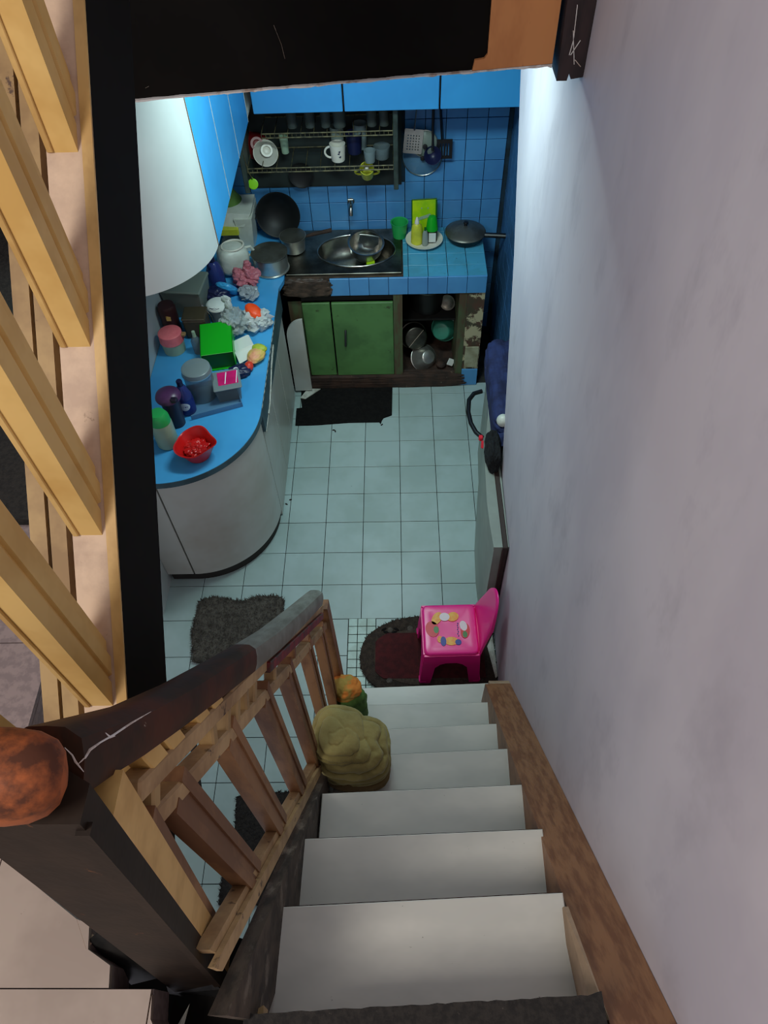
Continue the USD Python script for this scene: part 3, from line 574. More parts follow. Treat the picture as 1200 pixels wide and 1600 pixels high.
# ------------------------------------------------------------------ sink unit
su = thing("sink_unit", "tiled kitchen sink counter with green cupboard doors and an open niche", "counter", (0, 3.5, 0))
part(su, "slab", prism(sbox(-0.605, 3.285, 0.482, 3.745).difference(affinity.translate(affinity.scale(Point(0, 0).buffer(1, 32), 0.222, 0.157), -0.22, 3.53)), 0.685, 0.775), "granite", world=True, smooth=False)
part(su, "rough_edge", move(blob(0.124, 0.016, 0.05, 0.25, 4, 9, 4, power=6), (-0.482, 3.275, 0.735)), "granite", label="broken stone edge without tiles", world=True)
for i in range(8):
    x0 = -0.360 + i * 0.1055
    part(su, "front_tile", bev(x0 + 0.001, x0 + 0.1045, 3.275, 3.287, 0.680, 0.7855, 0.0015), "blue_tile", world=True, smooth=False)
for i in range(5):
    for j in range(5):
        x0, x1, y0 = 0.064 + (i - 1) * 0.1055, 0.064 + i * 0.1055, 3.2785 + j * 0.1055
        x0 = max(x0, 0.035); y1 = min(y0 + 0.1055, 3.745)
        if x1 - x0 < 0.01 or y1 - y0 < 0.01: continue
        part(su, "top_tile", bev(x0 + 0.0015, x1 - 0.0015, y0 + 0.0015, y1 - 0.0015, 0.774, 0.785 + random.uniform(-0.0007, 0.0007), 0.0012), "counter_tile", world=True, smooth=False)
part(su, "grout_bed", bx(0.035, 0.482, 3.28, 3.745, 0.7745, 0.7815), "blue_grout", world=True, smooth=False)
part(su, "back_panel", bx(-0.60, 0.48, 3.70, 3.745, 0.0, 0.69), "cavity_dark", world=True, smooth=False)
part(su, "bottom_beam", move(blob(0.50, 0.03, 0.05, 0.10, 5, 4, 5, power=9), (-0.10, 3.295, 0.048)), "dirty_brown", label="dirty brown bottom beam", world=True)
part(su, "niche_floor", bx(0.03, 0.36, 3.30, 3.70, 0.0, 0.075), "dirty_brown", world=True, smooth=False)
d = part(su, "door", bev(-0.528, -0.372, 3.282, 3.298, 0.10, 0.628, 0.003), "green_paint", world=True, smooth=False)
d = part(su, "door", bev(-0.364, -0.022, 3.278, 3.296, 0.10, 0.628, 0.003), "green_paint", world=True, smooth=False)
part(d, "handle", tube([(-0.296, 3.276, 0.445), (-0.296, 3.262, 0.43), (-0.299, 3.258, 0.39), (-0.302, 3.262, 0.345), (-0.303, 3.276, 0.33)], 0.006), "faded_black", world=True, label="dark curved handle")
part(su, "filler", bx(-0.605, -0.530, 3.30, 3.32, 0.09, 0.68), "green_frame", world=True, smooth=False)
part(su, "cross_rail", bx(-0.605, 0.03, 3.30, 3.32, 0.632, 0.68), "cavity_dark", world=True, smooth=False)
part(su, "divider", bx(-0.020, 0.030, 3.280, 3.70, 0.08, 0.68), "green_frame", world=True, smooth=False)
part(su, "divider", bx(0.343, 0.385, 3.282, 3.70, 0.0, 0.68), "green_frame", world=True, smooth=False)
part(su, "pillar", bx(0.386, 0.482, 3.284, 3.70, 0.13, 0.685), "peeling_post", label="pillar with peeling paint", world=True, smooth=False)
part(su, "patch_tile", bev(0.398, 0.478, 3.278, 3.286, 0.145, 0.30, 0.002), "peel_beige", world=True, smooth=False)
part(su, "patch_tile", bev(0.386, 0.482, 3.277, 3.70, 0.002, 0.128, 0.002), "blue_tile", world=True, smooth=False)
sk_ = thing("sink", "stainless steel sink with an oval bowl set in the counter", "sink", (-0.28, 3.53, 0.785))
deck = sbox(-0.315, -0.205, 0.308, 0.205).difference(affinity.scale(Point(0.06, 0.0).buffer(1, 32), 0.215, 0.15))
part(sk_, "deck", prism(deck, -0.010, 0.004), "steel_dull")
pr = [(1.0, 0.003), (0.985, -0.004), (0.95, -0.05), (0.84, -0.095), (0.5, -0.112), (0.0, -0.114)]
m = lathe([(r_, z_) for r_, z_ in reversed(pr)], 48); m.apply_transform(np.diag([0.216, 0.151, 1, 1])); m.apply_translation((0.06, 0, 0)); part(sk_, "bowl", m, "steel", smooth=60)
part(sk_, "rim", tube([(0.06 + 0.216 * math.cos(a), 0.151 * math.sin(a), 0.005) for a in np.linspace(0, 2 * PI, 49)[:-1]], 0.004, 8, True), "steel")
part(sk_, "front_lip", bev(-0.315, 0.308, -0.212, -0.204, -0.03, 0.005, 0.002), "steel_dull", smooth=False)
part(sk_, "drain", lathe([(0, -0.1085), (0.022, -0.1085), (0.024, -0.112), (0, -0.112)], 24), "black_plastic")
bs = thing("steel_basin", "shiny round steel basin lying in the sink bowl", "basin", (-0.170, 3.60, 0.762), (10, 4, 0))
part(bs, "body", lathe([(0, -0.06), (0.06, -0.06), (0.088, -0.02), (0.095, 0.03), (0.103, 0.033), (0.103, 0.036), (0.092, 0.033), (0.085, -0.018), (0.058, -0.056), (0, -0.056)], 40), "steel", smooth=60)
single("dish_sponge", move(bev(-0.024, 0.024, -0.03, 0.03, -0.014, 0.014, 0.005), (-0.145, 3.533, 0.704), rx=20, rz=8), "yellow_green", "yellow-green dish sponge in the sink", "sponge")
# tap
tp = thing("water_tap", "small steel water tap on the blue tiled wall above the sink", "tap", (-0.245, 3.75, 0.955))
part(tp, "flange", move(lathe([(0, 0), (0.018, 0), (0.018, 0.006), (0, 0.006)], 20), rx=90), "steel")
part(tp, "body", tube([(0, 0, 0), (0, -0.05, 0), (0, -0.075, -0.006), (0, -0.082, -0.04)], 0.011, 12), "steel")
part(tp, "handle", cat(tube([(0, -0.045, 0.008), (0, -0.045, 0.032)], 0.006, 8), tube([(-0.014, -0.045, 0.032), (0.014, -0.045, 0.032)], 0.005, 8)), "steel")

# ------------------------------------------------------------------ things on and in the sink unit
def shell_pot(R, h, th=0.003, lip=0.006, r0=None):
    r0 = r0 or R * 0.9
    return lathe([(0, 0), (r0 - 0.01, 0), (r0, 0.008), (R, h), (R + lip, h + 0.002), (R + lip, h + 0.005), (R - th, h + 0.004), (r0 - th, 0.012), (0, th)], 44)
pt = thing("large_pot", "big round aluminium pot with a dull flat lid left of the sink", "pot", (-0.672, 3.36, 0.80))
part(pt, "body", lathe([(0, 0), (0.088, 0), (0.096, 0.004), (0.097, 0.010), (0.090, 0.012), (0.0935, 0.10), (0, 0.10)], 44), "aluminium", smooth=40)
part(pt, "lid", lathe([(0, 0.112), (0.03, 0.112), (0.09, 0.106), (0.098, 0.102), (0.098, 0.099), (0, 0.099)], 44), "alu_lid", smooth=30)
pt = thing("small_pot", "small aluminium saucepan with a long brown handle beside the wok", "pot", (-0.565, 3.545, 0.79))
part(pt, "body", shell_pot(0.068, 0.085), "aluminium", smooth=40)
part(pt, "lid", lathe([(0, 0.10), (0.04, 0.098), (0.07, 0.092), (0, 0.090)], 40), "alu_lid", smooth=40)
part(pt, "handle", tube([(0.068, 0.01, 0.075), (0.10, 0.02, 0.08), (0.21, 0.05, 0.085)], [0.006, 0.010, 0.011], 10), "dirty_brown", label="long brown handle")
wk_ = thing("wok", "black iron wok leaning upright against the blue tiles", "wok", (-0.645, 3.672, 0.805), (76, 0, 0))
part(wk_, "body", move(lathe([(0, 0.0), (0.05, 0.004), (0.09, 0.025), (0.118, 0.055), (0.122, 0.056), (0.122, 0.059), (0.114, 0.058), (0.087, 0.029), (0.048, 0.009), (0, 0.005)], 44), (0, 0.124, 0.0)), "black_iron", smooth=60)
part(wk_, "handle", tube([(-0.118, 0.14, 0.056), (-0.14, 0.135, 0.06), (-0.14, 0.115, 0.06), (-0.118, 0.11, 0.056)], 0.005, 8), "black_iron")
rc = thing("rice_dispenser", "white plastic countertop rice dispenser with yellow front tray in the corner", "dispenser", (-0.815, 3.63, 0.801))
part(rc, "column", hull([(x * s, y, z) for x, y, z, s in ((-0.03, -0.10, 0.0, 1), (0.03, -0.10, 0.0, 1), (-0.03, 0.05, 0, 1), (0.03, 0.05, 0, 1), (-0.045, -0.12, 0.2, 1), (0.05, -0.12, 0.2, 1), (-0.045, 0.09, 0.2, 1), (0.05, 0.09, 0.2, 1))]), "white_plastic", smooth=False)
part(rc, "head", hull([(x, y, z) for x, y, z in ((-0.16, -0.10, 0.155), (0.0, -0.12, 0.155), (-0.16, 0.09, 0.155), (0.05, 0.09, 0.155), (-0.15, -0.09, 0.225), (0.048, -0.11, 0.225), (-0.15, 0.085, 0.225), (0.048, 0.085, 0.225))]), "white_plastic", smooth=False)
part(rc, "yellow_tray", bev(-0.13, -0.03, -0.135, -0.10, 0.115, 0.155, 0.004), "yellow_plastic", smooth=False)
part(rc, "foot", bev(-0.16, -0.04, -0.13, 0.08, 0.0, 0.02, 0.005), "white_plastic", smooth=False)
gc = thing("green_cone_lid", "dark green cone-shaped food cover on the white dispenser", "cover", (-0.905, 3.66, 1.027))
part(gc, "cone", lathe([(0, 0.10), (0.012, 0.098), (0.075, 0.0), (0.07, 0.0), (0, 0.09)], 28), "bag_green", smooth=50)
part(gc, "knob", lathe([(0, 0.118), (0.008, 0.114), (0.010, 0.106), (0.006, 0.097), (0, 0.097)], 16), "bag_green")

cp = thing("green_cup", "translucent green plastic cup at the right of the sink", "cup", (0.02, 3.66, 0.787))
part(cp, "body", lathe([(0, 0), (0.036, 0), (0.047, 0.085), (0.050, 0.087), (0.050, 0.09), (0.044, 0.088), (0.034, 0.004), (0, 0.004)], 32), "green_soft", smooth=50)
pl_ = thing("serving_plate", "white plate holding dish soap bottles on the tiled counter", "plate", (0.157, 3.60, 0.786))
part(pl_, "dish", lathe([(0, 0.004), (0.065, 0.004), (0.10, 0.017), (0.104, 0.020), (0.104, 0.023), (0.098, 0.021), (0.063, 0.009), (0, 0.008)], 48), "cream_white", smooth=60)
part(pl_, "foot_ring", lathe([(0.05, 0.0), (0.062, 0.0), (0.062, 0.006), (0.05, 0.006)], 32), "cream_white")
b1 = thing("soap_bottle", "yellow dish soap bottle with a pointed cap standing on the white plate", "bottle", (0.115, 3.575, 0.796))
part(b1, "body", move(lathe([(0, 0), (0.03, 0), (0.033, 0.01), (0.031, 0.08), (0.026, 0.11), (0.012, 0.122), (0, 0.122)], 28), s=(1, 0.75, 1)), "yellow_plastic", smooth=50)
part(b1, "cap", lathe([(0, 0.158), (0.004, 0.156), (0.012, 0.134), (0.013, 0.121), (0, 0.121)], 18), "cream_white")
b2 = thing("squeeze_bottle", "bottle with a large green cap and pale label on the white plate", "bottle", (0.198, 3.595, 0.796))
part(b2, "body", move(lathe([(0, 0), (0.028, 0), (0.030, 0.008), (0.030, 0.07), (0, 0.07)], 28), s=(1, 0.8, 1)), "olive_brown", smooth=50)
part(b2, "label", bev(-0.018, 0.022, -0.0275, -0.0235, 0.008, 0.062, 0.001), "paper", smooth=False)
part(b2, "cap", move(lathe([(0, 0.15), (0.018, 0.148), (0.026, 0.13), (0.034, 0.07), (0, 0.07)], 28), s=(1, 0.85, 1)), "green_plastic", smooth=50)
b3 = thing("slim_bottle", "slim pale grey bottle between the two soap bottles on the plate", "bottle", (0.160, 3.555, 0.796))
part(b3, "body", move(lathe([(0, 0), (0.014, 0.0), (0.017, 0.012), (0.015, 0.07), (0.009, 0.09), (0, 0.09)], 20), s=(1, 0.8, 1)), "grey_plastic", smooth=50)
part(b3, "cap", lathe([(0, 0.108), (0.006, 0.106), (0.007, 0.089), (0, 0.089)], 14), "green_inside")
po = thing("detergent_pouch", "yellow-green detergent pouch standing behind the white plate", "pouch", (0.160, 3.690, 0.786))
m = hull([(x, y, z) for x, y, z in ((-0.066, -0.028, 0.0), (0.066, -0.028, 0.0), (-0.066, 0.03, 0.0), (0.066, 0.03, 0), (-0.068, 0.0, 0.2), (0.062, 0.0, 0.2), (-0.068, 0.006, 0.2), (0.062, 0.006, 0.2))])
part(po, "bag", m, "yellow_green", smooth=False)
part(po, "border", cat(bar((-0.070, -0.026, 0.02), (-0.070, -0.001, 0.2), 0.006, 0.004), bar((0.066, -0.026, 0.02), (0.064, -0.001, 0.2), 0.010, 0.004), bar((-0.070, -0.001, 0.2), (0.066, -0.001, 0.205), 0.006, 0.006)), "green_inside", label="dark green border", smooth=False)
part(po, "print", cat(hull([(x, -0.0125 - dy - 0.1 * 0, z) for x, z, dy in ((-0.05, 0.10, 0.0045), (0.03, 0.125, 0.001), (0.04, 0.11, 0.0035), (-0.04, 0.085, 0.0065))] + [(0, -0.006, 0.10)]), *[hull([(x + a, -0.0282 * (1 - z2 / 0.2) - 0.0012, z2) for a in (0, 0.006) for z2 in (0.15, 0.158)] + [(x + 0.003, 0, 0.154)]) for x in (-0.02, 0.015)]), "milky_green", label="pale printed lettering", smooth=False)
pn = thing("frying_pan", "lidded frying pan with black handle on the tiled counter", "pan", (0.385, 3.62, 0.786))
part(pn, "body", lathe([(0, 0), (0.08, 0), (0.10, 0.02), (0.108, 0.045), (0.112, 0.047), (0, 0.044)], 44), "black_iron", smooth=50)
l_ = part(pn, "lid", lathe([(0, 0.085), (0.03, 0.083), (0.075, 0.070), (0.104, 0.055), (0.113, 0.049), (0.113, 0.045), (0, 0.046)], 48), "alu_lid", smooth=60)
part(l_, "lid_knob", lathe([(0, 0.108), (0.012, 0.105), (0.014, 0.098), (0.008, 0.090), (0.010, 0.083), (0, 0.082)], 24), "black_plastic")
part(pn, "handle", bar((0.10, -0.03, 0.042), (0.225, -0.055, 0.048), 0.028, 0.022, b=0.006), "black_plastic", smooth=False)

def lean_pot(name, label, loc, rot, R, h, mt, r0=None):
    t = thing(name, label, "pot", loc, rot)
    part(t, "body", shell_pot(R, h, r0=r0), mt, smooth=50)
    return t
t = lean_pot("saucepan", "steel saucepan tipped on its side at left in the open niche", (0.113, 3.43, 0.245), (-112, 0, 14), 0.078, 0.07, "steel_dull", 0.072)
part(t, "rib", tube([(-0.05, 0.045, -0.002), (0.05, -0.045, -0.002)], 0.003, 6), "steel_dull")
t = lean_pot("steel_bowl", "bright steel bowl lying tilted at the front of the open niche", (0.190, 3.362, 0.160), (-140, 30, 0), 0.080, 0.075, "aluminium", 0.045)
t = lean_pot("teal_bowl", "teal green bowl tipped behind the steel bowl in the niche", (0.262, 3.46, 0.27), (-120, -40, 0), 0.075, 0.075, "teal_plastic", 0.055)
t = lean_pot("black_pot", "big black cooking pot at the top of the dark niche", (0.178, 3.53, 0.40), (0, 0, 0), 0.10, 0.16, "black_iron", 0.09)
part(t, "rim", tube([(0.104 * math.cos(a), 0.104 * math.sin(a), 0.163) for a in np.linspace(0, 2 * PI, 33)[:-1]], 0.004, 6, True), "steel_dull")
part(su, "niche_shelf", bx(0.03, 0.343, 3.42, 3.70, 0.388, 0.40), "cavity_dark", world=True, smooth=False)
t = lean_pot("shallow_dish", "grey shallow dish standing at the upper right of the dark niche", (0.300, 3.50, 0.455), (70, 0, -20), 0.04, 0.01, "steel_dull", 0.036)
part(t, "knob", lathe([(0, 0.0), (0.008, 0.0), (0.01, -0.012), (0, -0.014)], 14), "black_plastic")
single("bowl_fragment", move(blob(0.03, 0.03, 0.02, 0.2, 3, 12, 3), (0.265, 3.36, 0.10)), "dirty_brown", "small brown lump of cloth at the bottom of the niche", "cloth")
single("white_sachet", move(bev(-0.02, 0.02, -0.004, 0.004, -0.022, 0.022, 0.003), (0.325, 3.36, 0.115), ry=25, rx=-20), "paper", "small white sachet at the right foot of the niche", "sachet")

# ------------------------------------------------------------------ dish rack on the wall
dr = thing("dish_rack", "dark wall-mounted dish rack with two wire shelves above the tap", "dish rack", (-0.36, 3.65, 1.05))
part(dr, "back_panel", bx(-0.765, 0.035, 3.742, 3.757, 1.045, 1.56), "rack_back", world=True, smooth=False)
for x in (-0.755, 0.005):
    part(dr, "side_frame", bev(x - 0.012, x + 0.012, 3.50, 3.742, 1.15, 1.56, 0.003), "rack_frame", world=True, smooth=False)
def wire_shelf(y0, y1, z, x0=-0.742, x1=-0.008):
    ms = [tube([(x0, y, z), (x1, y, z)], 0.0035, 6) for y in (y0, y1)]
    ms += [tube([(x0, y0, z - 0.02), (x1, y0, z - 0.02)], 0.0035, 6)]
    for i in range(31):
        x = x0 + (x1 - x0) * i / 30
        ms.append(tube([(x, y0 - 0.0, z - 0.02), (x, y0, z)] + ([(x, y1, z)] if i % 3 == 0 else []), 0.002, 5))
    return cat(*ms)
part(dr, "wire_shelf", wire_shelf(3.56, 3.735, 1.418, -0.65), "rack_wire", world=True)
part(dr, "wire_shelf", wire_shelf(3.53, 3.735, 1.263), "rack_wire", world=True)
part(dr, "hanging_wire", tube([(-0.752, 3.50, 1.42), (-0.735, 3.505, 1.27), (-0.722, 3.51, 1.22)], 0.0022, 6), "rack_wire", world=True)
def cup(name, label, cat_, loc, R, h, mt, rot=(0, 0, 0), handle=0, group=None, r0=None):
    t = thing(name, label, cat_, loc, rot, group)
    r0 = r0 or R * 0.85
    part(t, "body", lathe([(0, 0), (r0 - 0.004, 0), (r0, 0.004), (R, h), (R - 0.003, h), (r0 - 0.003, 0.007), (0, 0.005)], 28), mt, smooth=50)
    for s in ([-1] if handle == 1 else [-1, 1] if handle == 2 else []):
        part(t, "handle", tube([(s * (R * 0.97 - 0.004 + 0.030 * math.sin(q)), 0, h * (0.5 + 0.32 * math.cos(q))) for q in np.linspace(0, PI, 11)], 0.0055, 8), mt)
    return t
SH1, SH2 = 1.422, 1.267
for i, (x, mt, lb) in enumerate(((-0.50, "dim_glass", "faint greenish glass on the upper wire shelf, leftmost of the glasses"), (-0.412, "dim_glass", "clear tall glass on the upper wire shelf, second from left"), (-0.335, "dim_glass", "cloudy grey glass on the upper wire shelf beside the widest tumbler"), (-0.268, "dim_glass", "wide clear tumbler in the middle of the upper wire shelf"), (-0.11, "dim_glass", "clear glass on the upper wire shelf, second from right"), (-0.05, "dim_glass", "clear glass at the right end of the upper wire shelf"))):
    t = cup("drinking_glass", lb, "glass", (x, 3.61, SH1), 0.028 if i != 3 else 0.036, 0.12, mt, group=None)
    part(t, "base_disc", lathe([(0, 0.0052), (0.02, 0.0052), (0.02, 0.012), (0, 0.012)], 20), "dim_glass")
t = lean_pot("red_bowl", "dark red bowl tilted at the left end of the lower wire shelf", (-0.70, 3.67, 1.318), (-122, 0, 15), 0.062, 0.05, "dark_red", 0.035)
part(t, "foot_ring", lathe([(0.02, -0.008), (0.032, -0.008), (0.034, 0.002), (0.02, 0.002)], 24), "dark_red")
t = lean_pot("white_bowl", "white bowl tilted in front of the red bowl on the lower wire shelf", (-0.645, 3.61, 1.312), (-128, 12, 10), 0.058, 0.05, "cream_white", 0.03)
part(t, "foot_ring", lathe([(0.02, -0.008), (0.030, -0.008), (0.032, 0.002), (0.02, 0.002)], 24), "cream_white")
t = cup("white_mug", "white printed mug lying on the lower wire shelf", "mug", (-0.285, 3.585, SH2), 0.040, 0.085, "cream_white", handle=1)
part(t, "print", cat(*[hull([(x, -0.0395 - 0.02 * 0, z), (x + 0.012, -0.0385, z + 0.006), (x + 0.010, -0.0385, z - 0.005), (x + 0.004, -0.034, z)]) for x, z in ((0.0, 0.05), (0.006, 0.035), (0.004, 0.06))]), "navy_plastic", label="small dark printed mark", smooth=False)
cup("dark_mug", "dark navy mug behind the white mug on the lower wire shelf", "mug", (-0.205, 3.66, SH2), 0.042, 0.10, "navy_plastic", handle=0)
cup("grey_beaker", "grey lid-like beaker standing at the back of the lower wire shelf", "cup", (-0.29, 3.69, SH2), 0.035, 0.12, "grey_plastic")
cup("grey_tumbler", "pale tumbler upside down beside the dark mug on the lower wire shelf", "cup", (-0.175, 3.705, SH2), 0.036, 0.125, "milky")
cup("clear_tumbler", "brownish clear tumbler above the yellow training cup", "cup", (-0.125, 3.56, SH2), 0.030, 0.06, "milky")
cup("glass_bowl", "shiny clear glass bowl at the right of the lower wire shelf", "bowl", (-0.065, 3.60, SH2), 0.042, 0.06, "clear")
cup("shot_glass", "small clear glass deep in the lower wire shelf near the bowls", "glass", (-0.56, 3.67, SH2), 0.022, 0.09, "milky_green")
t = cup("training_cup", "yellow two-handled baby cup hanging under the lower wire shelf", "cup", (-0.142, 3.585, 1.185), 0.036, 0.072, "yellow_plastic", handle=2, rot=(35, 0, 0))
part(t, "spout", lathe([(0, 0.085), (0.008, 0.084), (0.012, 0.072), (0, 0.072)], 16), "cream_white", label="pale round spout")
t = thing("lime_disc", "lime green round plastic tag hanging from the rack wire", "tag", (-0.722, 3.51, 1.195))
part(t, "disc", move(lathe([(0, 0.003), (0.022, 0.003), (0.026, 0), (0.022, -0.003), (0, -0.003)], 28), rx=68), "lime", smooth=50)
part(t, "eyelet", tube([(0, 0, 0.024), (0.004, 0, 0.03), (0, 0, 0.036), (-0.004, 0, 0.03)], 0.0015, 5, True), "lime")
single("black_dish", move(lathe([(0, 0), (0.05, 0.0), (0.068, 0.018), (0.064, 0.018), (0.048, 0.004), (0, 0.004)], 32), (-0.50, 3.735, 1.12), rx=85), "black_iron", "black round dish hanging on the panel under the lower wire shelf", "dish", smooth=50)

# ------------------------------------------------------------------ utensils hanging beside the rack
hr = thing("utensil_rail", "dark hook rail under the blue wall cabinet", "rail", (0.17, 3.74, 1.50))
part(hr, "bar", bar((-0.12, -0.02, 0.02), (0.12, -0.02, 0.02), 0.012, 0.012), "black_plastic", smooth=False)
for x in (-0.07, 0.0, 0.09):
    part(hr, "hook", tube([(x, -0.02, 0.016), (x, -0.03, 0.0), (x, -0.045, -0.006), (x, -0.045, 0.006)], 0.0025, 6), "steel")
def lid_glass(name, label, loc, R, mt, rot=(86, 0, 0)):
    t = thing(name, label, "pan lid", loc, rot)
    part(t, "glass", lathe([(0, 0.022), (R * 0.5, 0.018), (R * 0.85, 0.007), (R, 0.0), (R - 0.002, -0.002), (R * 0.5, 0.015), (0, 0.019)], 40), mt, smooth=60)
    part(t, "rim", tube([(R * math.cos(a), R * math.sin(a), 0) for a in np.linspace(0, 2 * PI, 41)[:-1]], 0.0028, 6, True), "steel")
    part(t, "knob", lathe([(0, 0.045), (0.012, 0.042), (0.012, 0.034), (0.007, 0.03), (0.007, 0.02), (0, 0.02)], 18), "black_plastic")
    return t
lid_glass("large_glass_lid", "large clear glass pan lid hanging on the blue tiles", (0.145, 3.745, 1.20), 0.105, "clear_blue")
lid_glass("small_glass_lid", "dark smoky pan lid hanging in front of the large glass lid", (0.155, 3.715, 1.275), 0.066, "grey_clear")
t = thing("slotted_turner", "steel perforated turner hanging in front of the pan lids", "turner", (0.095, 3.69, 1.30), (0, 6, 0))
holes = affinity.translate(sbox(-0.042, -0.052, 0.042, 0.052).buffer(0.006), 0, 0)
for i in range(5):
    for j in range(6): holes = holes.difference(Point(-0.028 + i * 0.014, -0.038 + j * 0.013).buffer(0.0032, 6))
part(t, "blade", move(prism(holes, -0.001, 0.001), rx=80), "aluminium", smooth=False)
part(t, "shaft", tube([(0.0, 0.0, 0.055), (0, 0.01, 0.11), (0, 0.015, 0.19)], 0.004, 8), "steel")
t = thing("black_turner", "black nylon slotted turner hanging at the right of the utensils", "turner", (0.255, 3.71, 1.25), (0, 0, 0))
bl = sbox(-0.04, -0.05, 0.042, 0.045)
for i in range(4): bl = bl.difference(sbox(-0.022 + i * 0.014, -0.035, -0.016 + i * 0.014, 0.025))
part(t, "blade", move(prism(bl, -0.0015, 0.0015), rx=83), "black_plastic", smooth=False)
part(t, "shaft", bar((-0.01, 0.01, 0.04), (-0.03, 0.02, 0.25), 0.02, 0.008), "black_plastic", smooth=False)
t = thing("black_ladle", "black nylon ladle hanging between the glass lids and the black turner", "ladle", (0.195, 3.71, 1.22), (0, 0, 0))
part(t, "bowl", move(lathe([(0, 0), (0.025, 0.005), (0.043, 0.028), (0.045, 0.035), (0.041, 0.033), (0.023, 0.009), (0, 0.004)], 28), rx=70), "navy_plastic", smooth=60)
part(t, "shaft", tube([(0.0, -0.02, 0.03), (0.0, 0.01, 0.12), (0.0, 0.015, 0.28)], 0.007, 8), "black_plastic")

# ------------------------------------------------------------------ things on the left worktop
WT = 0.801
t = thing("red_bowl_crumpled", "bright red wavy-rimmed plastic bowl at the rounded end of the worktop", "bowl", (-0.862, 2.035, WT))
prof = [(0, 0), (0.045, 0), (0.052, 0.004), (0.080, 0.075), (0.086, 0.078), (0.086, 0.081), (0.077, 0.079), (0.049, 0.008), (0, 0.004)]
m = lathe(prof, 56); v = m.vertices.copy(); a = np.arctan2(v[:, 1], v[:, 0]); k = np.clip(v[:, 2] / 0.08, 0, 1)
v[:, :2] *= (1 + k * (0.07 * np.cos(3 * a + 0.6) + 0.035 * np.cos(5 * a)))[:, None]; v[:, 2] += k * 0.008 * np.cos(3 * a + 2); m.vertices = v
part(t, "body", m, "red_plastic", smooth=60)
part(t, "crumpled_liner", move(blob(0.055, 0.050, 0.028, 0.2, 2.0, 21, 5, crumple=0.9), (0.0, 0.005, 0.036)), "red_plastic", label="crumpled red plastic inside the bowl")
t = thing("spice_jar", "milky jar with a green screw lid at the left end of the worktop", "jar", (-1.005, 2.105, WT))
part(t, "body", lathe([(0, 0), (0.042, 0), (0.047, 0.008), (0.047, 0.125), (0.04, 0.14), (0, 0.14)], 32), "milky_green", smooth=50)
part(t, "lid", lathe([(0, 0.19), (0.030, 0.188), (0.036, 0.18), (0.043, 0.165), (0.045, 0.138), (0, 0.138)], 32), "green_soft", smooth=40)
part(t, "grain_filling", lathe([(0, 0.004), (0.040, 0.004), (0.043, 0.07), (0, 0.085)], 24), "peach", label="pale grains inside")
t = thing("purple_tumbler", "tall dark purple tumbler with round purple lid behind the green-lidded jar", "tumbler", (-0.985, 2.225, WT))
part(t, "body", lathe([(0, 0), (0.034, 0), (0.042, 0.16), (0, 0.16)], 30), "dark_purple", smooth=50)
l_ = part(t, "lid", lathe([(0, 0.195), (0.03, 0.192), (0.05, 0.180), (0.056, 0.165), (0.054, 0.158), (0, 0.158)], 32), "purple_plastic", smooth=50)
part(l_, "spout", bev(0.02, 0.05, -0.05, -0.025, 0.165, 0.19, 0.006), "dark_purple", smooth=False)
t = thing("cleaner_bottle", "small blue-violet liquid bottle with dark cap and white oval label", "bottle", (-0.948, 2.300, WT))
part(t, "body", lathe([(0, 0), (0.032, 0), (0.036, 0.006), (0.036, 0.085), (0.034, 0.105), (0.020, 0.145), (0.013, 0.158), (0, 0.158)], 32), "blue_liquid", smooth=50)
l_ = part(t, "sleeve", lathe([(0.0365, 0.018), (0.0368, 0.019), (0.0368, 0.088), (0.0365, 0.089)], 32), "blue_label", smooth=50)
m = prism(affinity.scale(Point(0, 0).buffer(1, 12), 0.026, 0.021), 0, 0.0012).subdivide().subdivide().subdivide(); v = m.vertices.copy()
m.vertices = np.stack([0.0372 * np.sin(v[:, 0] / 0.0372), -(0.0370 + v[:, 2]) * np.cos(v[:, 0] / 0.0372), 0.058 + v[:, 1]], 1)
part(l_, "label", m, "white_print", label="white oval label", smooth=False)
part(l_, "print", cat(*[hull([(x + dx, -0.0384 * math.cos(x / 0.037), z + dz) for dx in (0, w) for dz in (0, 0.004)] + [(x + w / 2, -0.036, z + 0.002)]) for x, z, w in ((-0.016, 0.058, 0.008), (-0.006, 0.058, 0.006), (0.002, 0.058, 0.007), (0.011, 0.058, 0.005), (-0.008, 0.048, 0.014))]), "blue_label", smooth=False)
part(t, "cap", lathe([(0, 0.186), (0.011, 0.185), (0.0135, 0.181), (0.0135, 0.157), (0, 0.157)], 24), "navy_plastic", smooth=40)
t = thing("clear_jar", "large clear plastic jar with pale ribbed lid behind the blue bottle", "jar", (-0.895, 2.40, WT))
part(t, "body", lathe([(0, 0), (0.058, 0), (0.064, 0.008), (0.064, 0.125), (0.058, 0.14), (0, 0.14)], 40), "clear", smooth=50)
l_ = part(t, "lid", lathe([(0, 0.172), (0.055, 0.172), (0.064, 0.166), (0.066, 0.14), (0.064, 0.137), (0, 0.137)], 40), "milky", smooth=40)
part(l_, "lid_ring", tube([(0.0655 * math.cos(a), 0.0655 * math.sin(a), 0.142) for a in np.linspace(0, 2 * PI, 41)[:-1]], 0.003, 6, True), "clear_blue")
t = thing("clear_tray", "flat clear bluish plastic tray under the jars", "tray", (-0.845, 2.375, WT), (0, 0, 20))
part(t, "base", bev(-0.12, 0.11, -0.095, 0.095, 0.0, 0.004, 0.001), "clear_blue", smooth=False)
part(t, "wall", cat(bev(-0.12, 0.11, -0.099, -0.095, 0, 0.028, 0.001), bev(-0.12, 0.11, 0.095, 0.099, 0, 0.028, 0.001), bev(0.11, 0.114, -0.099, 0.099, 0, 0.028, 0.001)), "clear_blue", smooth=False)
